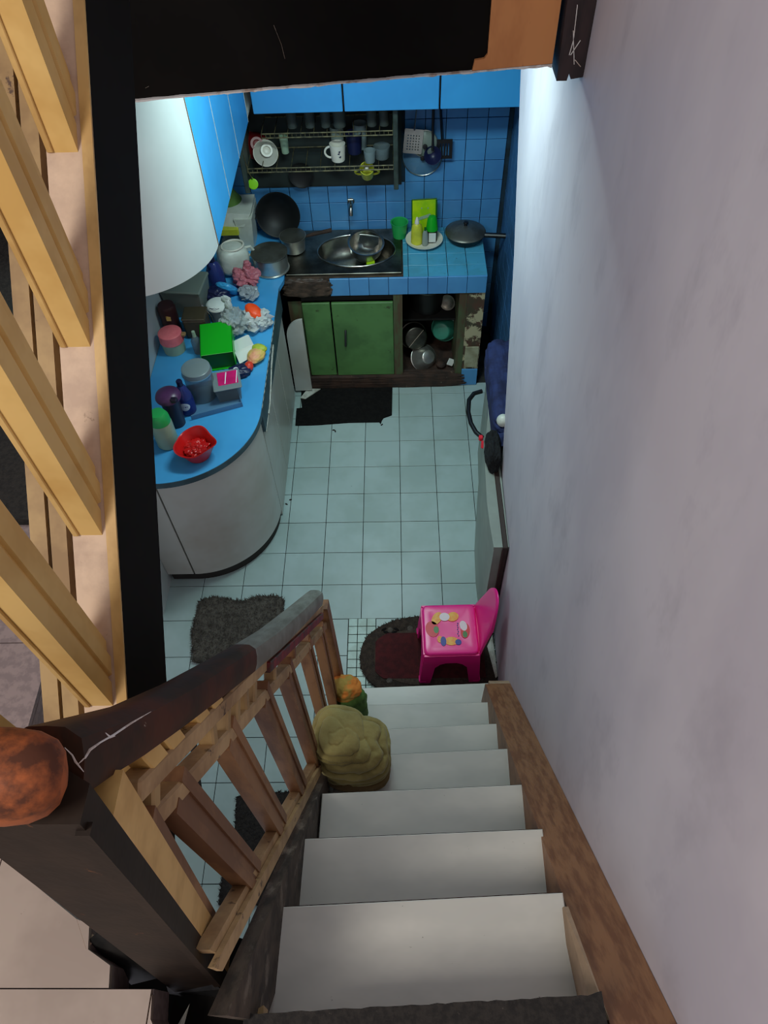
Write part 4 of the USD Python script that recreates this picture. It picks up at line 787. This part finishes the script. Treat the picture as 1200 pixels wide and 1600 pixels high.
t = thing("pink_label_box", "clear square food box with a magenta printed lid in front of the green box", "box", (-0.775, 2.405, WT + 0.005), (0, 0, 14))
part(t, "body", hull([(sx * (0.050 + z * 0.12), sy * (0.050 + z * 0.12), z) for sx in (-1, 1) for sy in (-1, 1) for z in (0, 0.075)]), "clear", smooth=False)
l_ = part(t, "lid", bev(-0.064, 0.064, -0.064, 0.064, 0.074, 0.085, 0.004), "milky", smooth=False)
part(l_, "print", bev(-0.038, 0.052, -0.036, 0.050, 0.0845, 0.0862, 0.0006), "magenta", label="magenta printed panel with pale streak", smooth=False)
part(l_, "print_streak", cat(bar((-0.008, -0.030, 0.0865), (0.004, 0.045, 0.0865), 0.005, 0.001, b=0.0003), bar((0.042, -0.034, 0.0865), (0.054, 0.046, 0.0865), 0.004, 0.001, b=0.0003)), "white_print", smooth=False)
t = thing("green_box", "bright green open plastic box lying on its side on the worktop", "box", (-0.858, 2.68, WT), (0, 0, 10))
X0, X1, Y0, Y1, H = -0.076, 0.076, -0.115, 0.115, 0.10
part(t, "top_wall", bev(X0, X1, Y0, Y1, H - 0.004, H, 0.0015), "green_plastic", smooth=False)
part(t, "side_wall", bev(X0, X0 + 0.004, Y0, Y1, 0, H, 0.0015), "green_plastic", smooth=False)
part(t, "side_wall", bev(X1 - 0.004, X1, Y0, Y1, 0, H, 0.0015), "green_plastic", smooth=False)
part(t, "bottom_wall", bev(X0, X1, Y0, Y1, 0, 0.004, 0.0015), "green_plastic", smooth=False)
part(t, "inner_wall", bev(X0 + 0.004, X1 - 0.004, Y0 + 0.012, Y0 + 0.016, 0.004, H - 0.004, 0.001), "green_inside", label="dark green recessed base", smooth=False)
t = thing("pink_jar", "jar with a salmon pink lid by the wall at the left of the worktop", "jar", (-1.085, 2.72, WT))
part(t, "body", lathe([(0, 0), (0.052, 0), (0.055, 0.06), (0, 0.06)], 32), "milky_green", smooth=50)
part(t, "lid", lathe([(0, 0.115), (0.045, 0.113), (0.056, 0.105), (0.058, 0.06), (0, 0.058)], 36), "pink_soft", smooth=40)
part(t, "tab", bev(0.05, 0.075, -0.012, 0.012, 0.085, 0.10, 0.004), "cream_dull", smooth=False)
t = thing("olive_tin", "dark olive brown tin between the pink jar and the green box", "tin", (-0.985, 2.845, WT))
part(t, "body", bev(-0.055, 0.055, -0.05, 0.05, 0, 0.11, 0.010), "olive_brown", smooth=False)
part(t, "lid", bev(-0.057, 0.057, -0.052, 0.052, 0.108, 0.118, 0.004), "olive_brown", smooth=False)
t = thing("small_clear_bottle", "thin clear bottle with yellowish neck in front of the olive tin", "bottle", (-0.965, 2.70, WT))
part(t, "body", lathe([(0, 0), (0.022, 0), (0.024, 0.07), (0.010, 0.095), (0, 0.095)], 24), "clear", smooth=50)
part(t, "neck", lathe([(0, 0.125), (0.008, 0.124), (0.009, 0.094), (0, 0.094)], 16), "milky_green")
t = thing("maroon_canister", "dark maroon canister with a pale patch against the left wall", "canister", (-1.118, 2.865, WT))
part(t, "body", lathe([(0, 0), (0.042, 0), (0.044, 0.14), (0.038, 0.155), (0, 0.155)], 28), "maroon", smooth=50)
part(t, "patch", hull([(0.01 + x, -0.0435, z) for x, z in ((-0.012, 0.09), (0.01, 0.09), (0.012, 0.115), (-0.012, 0.12))] + [(0.01, -0.035, 0.1)]), "peach", smooth=False)
t = thing("storage_box", "large greyish see-through storage box with pink contents under the wall cabinet", "box", (-1.055, 3.03, WT), (0, 0, -6))
part(t, "body", hull([(sx * (0.083 + z * 0.1), sy * (0.07 + z * 0.1), z) for sx in (-1, 1) for sy in (-1, 1) for z in (0, 0.15)]), "grey_clear", smooth=False)
part(t, "lid", bev(-0.104, 0.104, -0.09, 0.09, 0.15, 0.168, 0.006), "grey_clear", smooth=False)
part(t, "contents", move(blob(0.07, 0.06, 0.025, 0.3, 3, 31, 3), (0.0, 0.0, 0.03)), "pink_soft", label="pink contents")
t = thing("spray_bottle", "dark blue trigger spray bottle below the rounded wall cabinet", "bottle", (-0.945, 3.225, WT), (0, 0, -20))
part(t, "body", lathe([(0, 0), (0.042, 0), (0.046, 0.01), (0.045, 0.09), (0.03, 0.13), (0.015, 0.145), (0, 0.145)], 32), "blue_liquid", smooth=50)
part(t, "trigger_head", cat(bev(-0.014, 0.014, -0.05, 0.02, 0.175, 0.20, 0.006), lathe([(0, 0.18), (0.013, 0.18), (0.015, 0.145), (0, 0.145)], 18)), "navy_plastic", smooth=30)
part(t, "trigger", tube([(0, -0.03, 0.176), (0, -0.045, 0.15), (0, -0.035, 0.12)], 0.006, 8), "navy_plastic")
t = thing("refill_pouch", "blue refill pouch with white oval print beside the spray bottle", "pouch", (-0.878, 3.14, WT + 0.04), (40, 0, -20))
part(t, "bag", move(blob(0.052, 0.022, 0.065, 0.12, 2.5, 33, 4, power=3), (0, 0, 0)), "sky_blue")
part(t, "print", move(prism(affinity.scale(Point(0, 0).buffer(1, 20), 0.027, 0.022), 0, 0.003), (-0.01, -0.0235, -0.015), rx=90), "white_print", label="white oval print", smooth=False)
part(t, "dark_base", move(blob(0.055, 0.026, 0.034, 0.10, 2.5, 34, 4, power=3), (0, 0.004, -0.05)), "blue_label", label="dark blue lower part")
single("navy_bag", move(blob(0.07, 0.055, 0.045, 0.25, 2.6, 35, 4), (-0.925, 3.085, WT + 0.04)), "navy_plastic", "very dark navy plastic bag under the blue pouch", "bag")
t = thing("white_jug", "white plastic container with a round handle behind the pink bag", "container", (-0.865, 3.345, WT), (0, 0, 24))
part(t, "body", move(blob(0.082, 0.070, 0.078, 0.03, 2, 91, 5, power=3.2), (0, 0, 0.078), ry=6), "white_plastic")
part(t, "handle", tube([(0.074, -0.005, 0.125), (0.100, -0.01, 0.128), (0.112, -0.012, 0.105), (0.104, -0.012, 0.08), (0.078, -0.005, 0.075)], 0.008, 10), "white_plastic")
part(t, "rim", tube([(0.058 * math.cos(a) + 0.01, 0.05 * math.sin(a), 0.152) for a in np.linspace(0, 2 * PI, 33)[:-1]], 0.006, 8, True), "cream_white")
t = thing("pink_bag", "crumpled pinkish plastic bag beside the big aluminium pot", "bag", (-0.785, 3.21, WT + 0.055), (0, 0, 0))
part(t, "bag", crush(0.074, 0.064, 0.064, 36), "bag_pink", smooth=22)
part(t, "knot", move(blob(0.02, 0.02, 0.025, 0.4, 3, 37, 3), (0.015, 0.02, 0.06)), "bag_pink")
single("grey_bag", move(crush(0.057, 0.052, 0.034, 38), (-0.765, 3.115, WT + 0.030)), "bag_grey", "small grey crumpled bag in front of the pink bag", "bag")
t = thing("handwritten_tub", "round white tub with dark scribbled lid between the olive tin and the clear bag", "tub", (-0.895, 2.955, WT))
part(t, "body", lathe([(0, 0), (0.046, 0), (0.052, 0.075), (0, 0.075)], 32), "milky", smooth=50)
l_ = part(t, "lid", lathe([(0, 0.098), (0.04, 0.096), (0.055, 0.086), (0.057, 0.075), (0, 0.074)], 36), "paper", smooth=50)
part(l_, "scribble", cat(tube([(-0.03, -0.042, 0.0905), (-0.015, -0.047, 0.0905), (-0.005, -0.044, 0.0915), (0.008, -0.049, 0.0895), (0.018, -0.045, 0.0905)], 0.0016, 5), tube([(-0.02, -0.049, 0.088), (0.0, -0.053, 0.087), (0.006, -0.051, 0.088)], 0.0013, 5)), "navy_plastic", label="dark scribbled writing")
t = thing("steel_clip", "thin steel tongs leaning beside the scribbled tub", "tongs", (-0.955, 2.90, WT + 0.003))
part(t, "arm", tube([(0.0, 0.0, 0.12), (0.02, -0.03, 0.06), (0.025, -0.05, 0.003)], 0.0035, 6), "steel")
part(t, "arm", tube([(0.0, 0.0, 0.12), (0.035, -0.01, 0.06), (0.045, -0.03, 0.003)], 0.0035, 6), "steel")
t = thing("knotted_bag", "tall knotted clear plastic bag in the middle of the worktop", "bag", (-0.800, 2.83, WT + 0.07))
m = crush(0.068, 0.063, 0.078, 41); part(t, "bag", m, "bag_clear", smooth=22)
part(t, "knot", cat(move(blob(0.018, 0.018, 0.035, 0.3, 2, 42, 3), (-0.01, 0.02, 0.085)), move(blob(0.024, 0.008, 0.02, 0.4, 2, 43, 3), (-0.016, 0.022, 0.118), ry=30)), "bag_white")
t = thing("orange_bag", "white plastic bag with bright orange print at the edge of the worktop", "bag", (-0.700, 2.875, WT + 0.05))
part(t, "bag", crush(0.080, 0.068, 0.052, 44), "bag_white", smooth=22)
part(t, "print", move(blob(0.050, 0.034, 0.022, 0.12, 2, 45, 4), (-0.005, 0.012, 0.042), rz=-48, ry=14, rx=-8), "orange", label="bright orange patch")
part(t, "corner", hull([(0.04, -0.01, 0.02), (0.05, 0.03, 0.015), (0.05, 0.01, 0.035), (0.098, 0.004, 0.01), (0.05, -0.015, 0.0)]), "bag_grey", smooth=False)
t = thing("white_packet", "folded white paper packet right of the green box", "packet", (-0.735, 2.69, WT + 0.024), (0, -10, 24))
part(t, "sheet", bev(-0.052, 0.045, -0.03, 0.060, 0.0, 0.024, 0.006), "paper", smooth=False)
part(t, "flap", hull([(-0.055, -0.085, 0.0), (0.025, -0.075, 0.0), (0.04, -0.02, 0.02), (-0.052, -0.02, 0.024), (-0.05, -0.03, -0.004), (0.03, -0.05, -0.003)]), "paper", smooth=False)
t = thing("fruit_piece", "peach and yellow-green piece of fruit lying at the worktop edge", "fruit", (-0.672, 2.635, WT + 0.028))
part(t, "flesh", move(blob(0.040, 0.055, 0.028, 0.15, 2, 47, 4), rz=-25), "peach", label="peach coloured half")
part(t, "skin", move(blob(0.038, 0.026, 0.020, 0.12, 2, 48, 3), (0.012, 0.032, 0.013), rz=-15), "leaf", label="yellow-green end")
single("tomato", move(blob(0.022, 0.026, 0.022, 0.1, 2, 49, 3), (-0.702, 2.565, WT + 0.022)), "tomato", "small red tomato next to the fruit", "tomato")
t = thing("navy_packet", "shiny dark blue snack packet in front of the white paper", "packet", (-0.742, 2.535, WT + 0.020), (0, 8, 25))
part(t, "bag", blob(0.05, 0.036, 0.022, 0.25, 2.5, 50, 4, power=3), "navy_plastic")
part(t, "print", tube([(-0.02 + 0.011 * math.cos(a), -0.01 + 0.011 * math.sin(a), 0.0235) for a in np.linspace(0.5, 5.6, 10)], 0.0028, 6), "white_print", label="pale ring printed on the packet")

# ------------------------------------------------------------------ floor: mats, rugs
single("rubber_mat", prism([(-0.615, 2.955), (-0.48, 2.957), (-0.30, 2.972), (-0.115, 2.972), (-0.108, 2.956), (-0.10, 2.985), (-0.09, 3.005), (-0.040, 3.028), (-0.036, 3.262), (-0.60, 3.262), (-0.595, 3.17), (-0.585, 3.10), (-0.618, 3.095)], 0.0015, 0.008), "mat_black", "thin black torn mat in front of the green cupboard", "mat", smooth=False)
single("floor_crumbs", cat(*[move(blob(0.008, 0.004, 0.003, 0.3, 2, 60 + i, 2), (x, y, 0.003), rz=i * 50) for i, (x, y) in enumerate(((-0.385, 2.915), (-0.10, 2.952), (-0.375, 2.905), (-0.62, 2.37), (-0.60, 2.40)))]), "baseboard", "dark crumbs on the tiles beside the black mat", "crumbs", kind="stuff")
single("door_sill_scrap", prism([(-0.60, 3.18), (-0.57, 3.17), (-0.48, 3.255), (-0.56, 3.262)], 0.008, 0.013), "white_strip", "pale broken scrap at the corner of the black mat", "scrap", smooth=False)
def shag(path, poly, h, mt, n, seed, ln=0.02):
    r = np.random.default_rng(seed); x0, y0, x1, y1 = poly.bounds; V, F = [], []; c = 0
    ring = poly.boundary
    while c < n:
        if c < n // 4:
            p = ring.interpolate(r.random() * ring.length); x, y = p.x, p.y
        else:
            x, y = r.uniform(x0, x1), r.uniform(y0, y1)
            if not poly.contains(Point(x, y)): continue
        a = r.uniform(0, 2 * PI); t_ = r.uniform(-1, 1, 2) * ln * 0.8; w = 0.0032; k = len(V)
        V += [(x + w * math.cos(a), y + w * math.sin(a), h * 0.6), (x + w * math.cos(a + 2.1), y + w * math.sin(a + 2.1), h * 0.6), (x + w * math.cos(a + 4.2), y + w * math.sin(a + 4.2), h * 0.6), (x + t_[0], y + t_[1], h + r.uniform(0.3, 1) * ln * 0.5)]
        F += [(k, k + 1, k + 3), (k + 1, k + 2, k + 3), (k + 2, k, k + 3)]; c += 1
    return trimesh.Trimesh(np.array(V), np.array(F), process=False)
rg = thing("shaggy_rug", "grey shaggy rug on the tiles at the foot of the cabinet", "rug", (-0.80, 1.6, 0.0))
pg = Polygon([(-1.0, 1.765), (-0.93, 1.785), (-0.86, 1.772), (-0.78, 1.76), (-0.72, 1.785), (-0.62, 1.79), (-0.585, 1.77), (-0.575, 1.64), (-0.57, 1.44), (-0.75, 1.42), (-0.98, 1.44), (-1.01, 1.6)])
part(rg, "backing", prism(pg, 0.001, 0.014), "rug_grey", world=True, smooth=False)
part(rg, "pile", shag(rg, pg, 0.014, "rug_grey", 5200, 3), "rug_grey", world=True, smooth=False, kind="stuff")
rg = thing("oval_rug", "dark brown oval rug with a maroon centre under the pink chair", "rug", (0.17, 1.45, 0.0))
ov = Polygon([(0.18 + 0.375 * math.copysign(abs(math.cos(a)) ** 0.85, math.cos(a)), 1.455 + 0.215 * math.copysign(abs(math.sin(a)) ** 0.85, math.sin(a))) for a in np.linspace(0, 2 * PI, 61)[:-1]]).intersection(sbox(-0.4, 1.25, 0.432, 1.8))
part(rg, "border", prism(ov, 0.001, 0.014), "rug_brown", world=True, smooth=False)
part(rg, "pile", shag(rg, ov.difference(ov.buffer(-0.075)), 0.012, "", 4200, 5, 0.014), "rug_brown", world=True, smooth=False, kind="stuff")
part(rg, "middle_band", prism(ov.buffer(-0.065), 0.010, 0.0165), "rug_mid", world=True, smooth=False)
inn = sbox(-0.125, 1.345, 0.43, 1.575).buffer(-0.02).buffer(0.02)
c_ = part(rg, "centre", prism(inn.intersection(ov.buffer(-0.05)), 0.012, 0.018), "rug_red", label="maroon centre", world=True, smooth=False)
for x, y in ((-0.055, 1.592), (-0.06, 1.335), (0.04, 1.60)):
    part(c_, "motif", move(lathe([(0, 0.0195), (0.010, 0.0195), (0.014, 0.0165), (0, 0.0165)], 14), (x, y, 0.0)), "rug_grey", label="pale woven dot", world=True)
part(rg, "motif_ring", cat(*[move(blob(0.014, 0.006, 0.003, 0.2, 2, 70 + i, 2), (-0.055 + dx, 1.592 + dy, 0.0165), rz=r_) for i, (dx, dy, r_) in enumerate(((-0.03, 0.004, 30), (0.03, 0.004, -30), (-0.02, -0.012, -20), (0.02, -0.012, 20)))]), "mat_black", world=True)
dm = thing("charcoal_mat", "dark speckled charcoal mat on the floor seen between the banister balusters", "mat", (-0.6, 0.65, 0.0))
pg = Polygon([(-0.70, 0.83), (-0.60, 0.845), (-0.40, 0.845), (-0.40, 0.46), (-0.50, 0.43), (-0.72, 0.43), (-0.715, 0.60), (-0.69, 0.72)])
part(dm, "backing", prism(pg, 0.001, 0.012), "carpet_dark", world=True, smooth=False)
part(dm, "pile", shag(dm, pg, 0.012, "", 2600, 8, 0.016), "carpet_dark", world=True, smooth=False, kind="stuff")
single("broom_stick", tube([(-0.80, 0.66, 0.02), (-0.86, 0.90, 0.10), (-0.90, 1.14, 0.20)], 0.014, 10), "baseboard", "dark stick lying on the tiles behind the banister", "stick")

# ------------------------------------------------------------------ pink child's chair
ch = thing("child_chair", "hot pink plastic child's chair with printed seat on the oval rug", "chair", (0.215, 1.46, 0.018), (0, 0, 1))
seat = [(-0.118, -0.118), (0.112, -0.118), (0.112, 0.118), (-0.118, 0.118)]
SZ = 0.262
sp = Polygon(seat).buffer(-0.02).buffer(0.02)
def loft(sec):
    """loops of equal length joined into one closed skin"""
    n = len(sec[0]); V = np.vstack(sec); F = []
    for i in range(len(sec) - 1):
        for k in range(n):
            l = (k + 1) % n; F += [(i * n + k, i * n + l, (i + 1) * n + l), (i * n + k, (i + 1) * n + l, (i + 1) * n + k)]
    c0, c1 = len(V), len(V) + 1; V = np.vstack([V, sec[0].mean(0), sec[-1].mean(0)])
    for k in range(n):
        F += [(c0, (k + 1) % n, k), (c1, (len(sec) - 1) * n + k, (len(sec) - 1) * n + (k + 1) % n)]
    m_ = trimesh.Trimesh(V, np.array(F), process=False); trimesh.repair.fix_normals(m_); return m_
def ring(poly, z, n=56):
    b = poly.exterior; return np.array([(lambda p: (p.x, p.y, z))(b.interpolate(k / n, normalized=True)) for k in range(n)])
part(ch, "seat", loft([ring(sp.buffer(0.004), SZ - 0.03), ring(sp.buffer(0.004), SZ - 0.012), ring(sp.buffer(0.001), SZ - 0.004), ring(sp.buffer(-0.006), SZ), ring(sp.buffer(-0.03), SZ - 0.001), ring(sp.buffer(-0.06), SZ - 0.003)]), "pink_plastic", smooth=70)
# skirts with arched openings = the legs
def arch(half, w, h, top, r):
    o = Polygon([(-half, top), (half, top), (half + 0.016, 0), (half - w + 0.010, 0), (half - w - 0.008, h - r), (half - w - 0.03, h - 0.012), (half - w - 0.055, h), (-(half - w - 0.055), h), (-(half - w - 0.03), h - 0.012), (-(half - w - 0.008), h - r), (-(half - w + 0.010), 0), (-(half + 0.016), 0)])
    return o.buffer(-0.004).buffer(0.004)
for s in (-1, 1):
    m = prism_y([(x - 0.003, z) for x, z in arch(0.120, 0.042, 0.185, SZ - 0.014, 0.04).exterior.coords[:-1]], -0.004, 0.004)
    m = move(m, (0, s * 0.130, 0)); v = m.vertices.copy(); v[:, 1] += s * 0.014 * (1 - v[:, 2] / SZ) - s * 0.010; m.vertices = v
    part(ch, "side_legs", m, "pink_plastic", smooth=30)
for s in (-1, 1):
    m = prism_x(list(arch(0.116, 0.040, 0.185, SZ - 0.014, 0.04).exterior.coords[:-1]), -0.004, 0.004)
    m = move(m, (s * 0.122 - 0.003, 0, 0)); v = m.vertices.copy(); v[:, 0] += s * 0.014 * (1 - v[:, 2] / SZ) - s * 0.004; m.vertices = v
    part(ch, "end_legs", m, "pink_plastic", smooth=30)
for sx in (-1, 1):
    for sy in (-1, 1):
        part(ch, "foot", move(bev(-0.019, 0.019, -0.019, 0.019, 0, 0.02, 0.006), (sx * 0.120 - 0.003, sy * 0.120, 0)), "pink_plastic", smooth=False)
# back: a curved panel rising from the right edge of the seat, rounded on top
NB, MB = 14, 22
V = []; F = []
for side in (0, 1):
    for i in range(NB + 1):
        u = i / NB
        for j in range(MB + 1):
            w = j / MB * 2 - 1
            hw = 0.120 * (1 - 0.22 * u)
            z = SZ - 0.03 + (0.305 * math.sqrt(max(0.0, 1 - 0.66 * abs(w) ** 2.4)) ) * u
            x = 0.112 + 0.042 * u ** 1.2 + 0.018 * (1 - w * w) * (0.3 + 0.7 * u) + (0.009 if side else 0)
            V.append((x, w * hw, z))
W_ = (NB + 1) * (MB + 1)
for i in range(NB):
    for j in range(MB):
        a, b, c, d = i * (MB + 1) + j, i * (MB + 1) + j + 1, (i + 1) * (MB + 1) + j + 1, (i + 1) * (MB + 1) + j
        F += [(a, b, c), (a, c, d), (W_ + a, W_ + c, W_ + b), (W_ + a, W_ + d, W_ + c)]
def edge(a, b): F.extend([(a, W_ + a, W_ + b), (a, W_ + b, b)])
for j in range(MB): edge(j + 1, j); edge(NB * (MB + 1) + j, NB * (MB + 1) + j + 1)
for i in range(NB): edge(i * (MB + 1), (i + 1) * (MB + 1)); edge((i + 1) * (MB + 1) + MB, i * (MB + 1) + MB)
m = trimesh.Trimesh(np.array(V), np.array(F), process=False); trimesh.repair.fix_normals(m)
part(ch, "backrest", m, "pink_plastic", smooth=50)
def spot(x, y, rx, ry, mt, nm="seat_print", rz=0, k=0):
    g = affinity.translate(affinity.rotate(affinity.scale(Point(0, 0).buffer(1, 10), rx * 1.12, ry * 1.12), rz), x - 0.006, y)
    part("/World/child_chair/seat", nm, prism(g, SZ - 0.0025, SZ + 0.0006 + 0.0003 * k), mt, smooth=False)
for x, y, rx, ry, mt, rz, k in ((-0.052, 0.052, 0.018, 0.030, "print_orange", -30, 0), (-0.018, 0.058, 0.020, 0.018, "print_white", 0, 1), (0.018, 0.058, 0.024, 0.020, "print_orange", 20, 0), (-0.075, 0.0, 0.026, 0.034, "print_red", 10, 0), (-0.058, -0.004, 0.010, 0.015, "print_green", 0, 1), (0.062, 0.012, 0.014, 0.022, "print_white", 10, 1), (0.068, -0.012, 0.018, 0.032, "print_red", -8, 0), (0.066, -0.030, 0.009, 0.014, "print_green", 0, 1), (-0.030, -0.060, 0.011, 0.020, "print_blue", 0, 1), (0.005, -0.060, 0.026, 0.018, "print_orange", 0, 0), (0.034, -0.066, 0.012, 0.012, "print_blue", 20, 1), (-0.045, -0.05, 0.010, 0.014, "print_orange", 0, 0)):
    spot(x, y, rx, ry, mt, rz=rz, k=k)
for i in range(7): spot(0.036 + random.uniform(-0.003, 0.003), 0.025 - i * 0.010, 0.0022, 0.0022, "print_blue", k=1)

# ------------------------------------------------------------------ sacks on the stairs
sc = thing("khaki_sack", "rolled khaki cloth sack slumped on the stairs against the banister", "sack", (-0.145, 0.70, 0.874))
def folds(m, amp, n, ph):
    v = m.vertices.copy(); a = np.arctan2(v[:, 1], v[:, 0]); r = np.linalg.norm(v[:, :2], axis=1)
    d = amp * np.abs(np.sin(v[:, 2] * n + 1.7 * np.sin(a + ph) + 1.2 * meshkit.noise(v * 14 + 9, 3)))
    k = (r - 0) / (r.max()); v[:, :2] *= (1 + (d / np.maximum(r, 0.02)) * k)[:, None]; m.vertices = v; return m
def drape(rx, ry, rz, seed, n, amp, sub=6, power=3.0, sag=0.5):
    """cloth pushed down into itself: folds run round it and droop towards the front"""
    m = trimesh.creation.icosphere(sub, 1.0); v = m.vertices.copy(); v = v / (np.abs(v) ** power).sum(1, keepdims=True) ** (1 / power)
    a = np.arctan2(v[:, 1], v[:, 0]); h = v[:, 2] + sag * 0.35 * np.cos(a + 1.9) + 0.45 * (meshkit.fbm(v * 1.5 + seed, 3, seed) - 0.5)
    f = np.abs(((h * n) % 1.0) - 0.5) * 2; f = np.sqrt(np.clip(1 - f ** 2, 0, 1))
    k = 1 + amp * (f - 0.6) * np.clip(1.25 - np.abs(v[:, 2]), 0.25, 1) + 0.10 * (meshkit.fbm(v * 2.6 + seed * 3, 3, seed + 4) - 0.5)
    v = v * k[:, None] * np.array([rx, ry, rz]); m.vertices = v; return m
part(sc, "body", move(drape(0.098, 0.086, 0.098, 52, 3.2, 0.27), (0.0, 0, 0.104)), "khaki", smooth=60)
part(sc, "roll", move(drape(0.096, 0.088, 0.044, 53, 1.3, 0.12, 5), (0.006, -0.010, 0.046)), "khaki_dark", label="darker rolled bottom", smooth=60)
part(sc, "slouched_top", move(drape(0.074, 0.078, 0.052, 54, 2.6, 0.28, 5, 2.6, 0.9), (-0.040, 0.02, 0.182), ry=18), "khaki", smooth=60)
sb = thing("green_orange_bag", "green cloth bag with orange top behind the khaki sack", "bag", (-0.195, 1.015, 0.427))
part(sb, "body", move(folds(blob(0.058, 0.05, 0.115, 0.15, 2, 56, 4, power=2.6), 0.008, 50, 0), (0, 0, 0.112)), "bag_green")
part(sb, "top", move(folds(blob(0.055, 0.046, 0.048, 0.2, 2, 57, 4), 0.010, 60, 0.5), (-0.012, 0.018, 0.225)), "bag_orange", label="orange top of the bag")

# ------------------------------------------------------------------ covered machine on the right of the kitchen
mc = thing("covered_machine", "grey floor machine with a black handle half hidden behind the stairwell wall", "machine", (0.5, 2.3, 0))
ft = Polygon([(0.382, 1.625), (0.376, 1.74), (0.374, 1.86), (0.382, 2.05), (0.405, 2.25), (0.438, 2.50), (0.45, 2.72), (0.585, 2.72), (0.585, 2.06), (0.444, 2.06), (0.438, 1.625)])
part(mc, "body", prism(ft, 0.004, 0.66), "machine_grey", world=True, smooth=20)
part(mc, "front_panel", bev(0.416, 0.4375, 1.615, 2.058, 0.01, 0.676, 0.003), "machine_brown", world=True, smooth=False)
part(mc, "top_lid", prism(ft.buffer(0.003), 0.655, 0.672), "machine_grey", world=True, smooth=False)
part(mc, "push_handle", tube([(0.415, 2.60, 0.60), (0.375, 2.585, 0.60), (0.347, 2.54, 0.60), (0.338, 2.46, 0.60), (0.345, 2.385, 0.60), (0.365, 2.325, 0.60), (0.392, 2.29, 0.60)], 0.011, 12), "black_plastic", label="black curved handle", world=True)
h_ = "/World/covered_machine/push_handle"
part(h_, "hinge", bev(0.375, 0.395, 2.275, 2.298, 0.588, 0.615, 0.005), "tag_red", label="red plastic tag", world=True, smooth=False)
part(mc, "tag", hull([(0.386, 2.268, 0.60), (0.396, 2.265, 0.608), (0.384, 2.25, 0.575), (0.396, 2.245, 0.575), (0.392, 2.255, 0.56)]), "tag_red", label="red plastic tag", world=True, smooth=False)
cl = thing("navy_cover", "navy patterned cloth cover draped over the grey machine", "cover", (0.5, 2.4, 0.68))
m = blob(0.083, 0.27, 0.085, 0.14, 2.0, 61, 5, power=5); m = move(m, (0.503, 2.45, 0.752)); part(cl, "cloth", m, "navy_cloth", world=True)
m = blob(0.032, 0.09, 0.075, 0.22, 2.4, 62, 5, power=3); part(cl, "dark_corner", move(m, (0.412, 2.10, 0.72)), "black_cloth", label="black hanging corner", world=True)
part(cl, "side_fall", hull([(0.43, 2.10, 0.74), (0.41, 2.2, 0.62), (0.425, 2.42, 0.60), (0.45, 2.62, 0.66), (0.46, 2.70, 0.78), (0.47, 2.10, 0.76), (0.48, 2.4, 0.6)]), "navy_cloth", world=True, smooth=30)
single("white_ball", move(blob(0.028, 0.028, 0.028, 0.02, 2, 64, 3), (0.448, 2.15, 0.86)), "white_plastic", "white round ball lying on the navy cloth at the wall edge", "ball")
single("paint_flake", hull([(0.40, 1.50, 0.02), (0.43, 1.56, 0.02), (0.435, 1.35, 0.02), (0.425, 1.34, 0.02), (0.415, 1.48, 0.024)]), "white_strip", "white flake of plaster on the floor behind the pink chair", "flake", smooth=False)
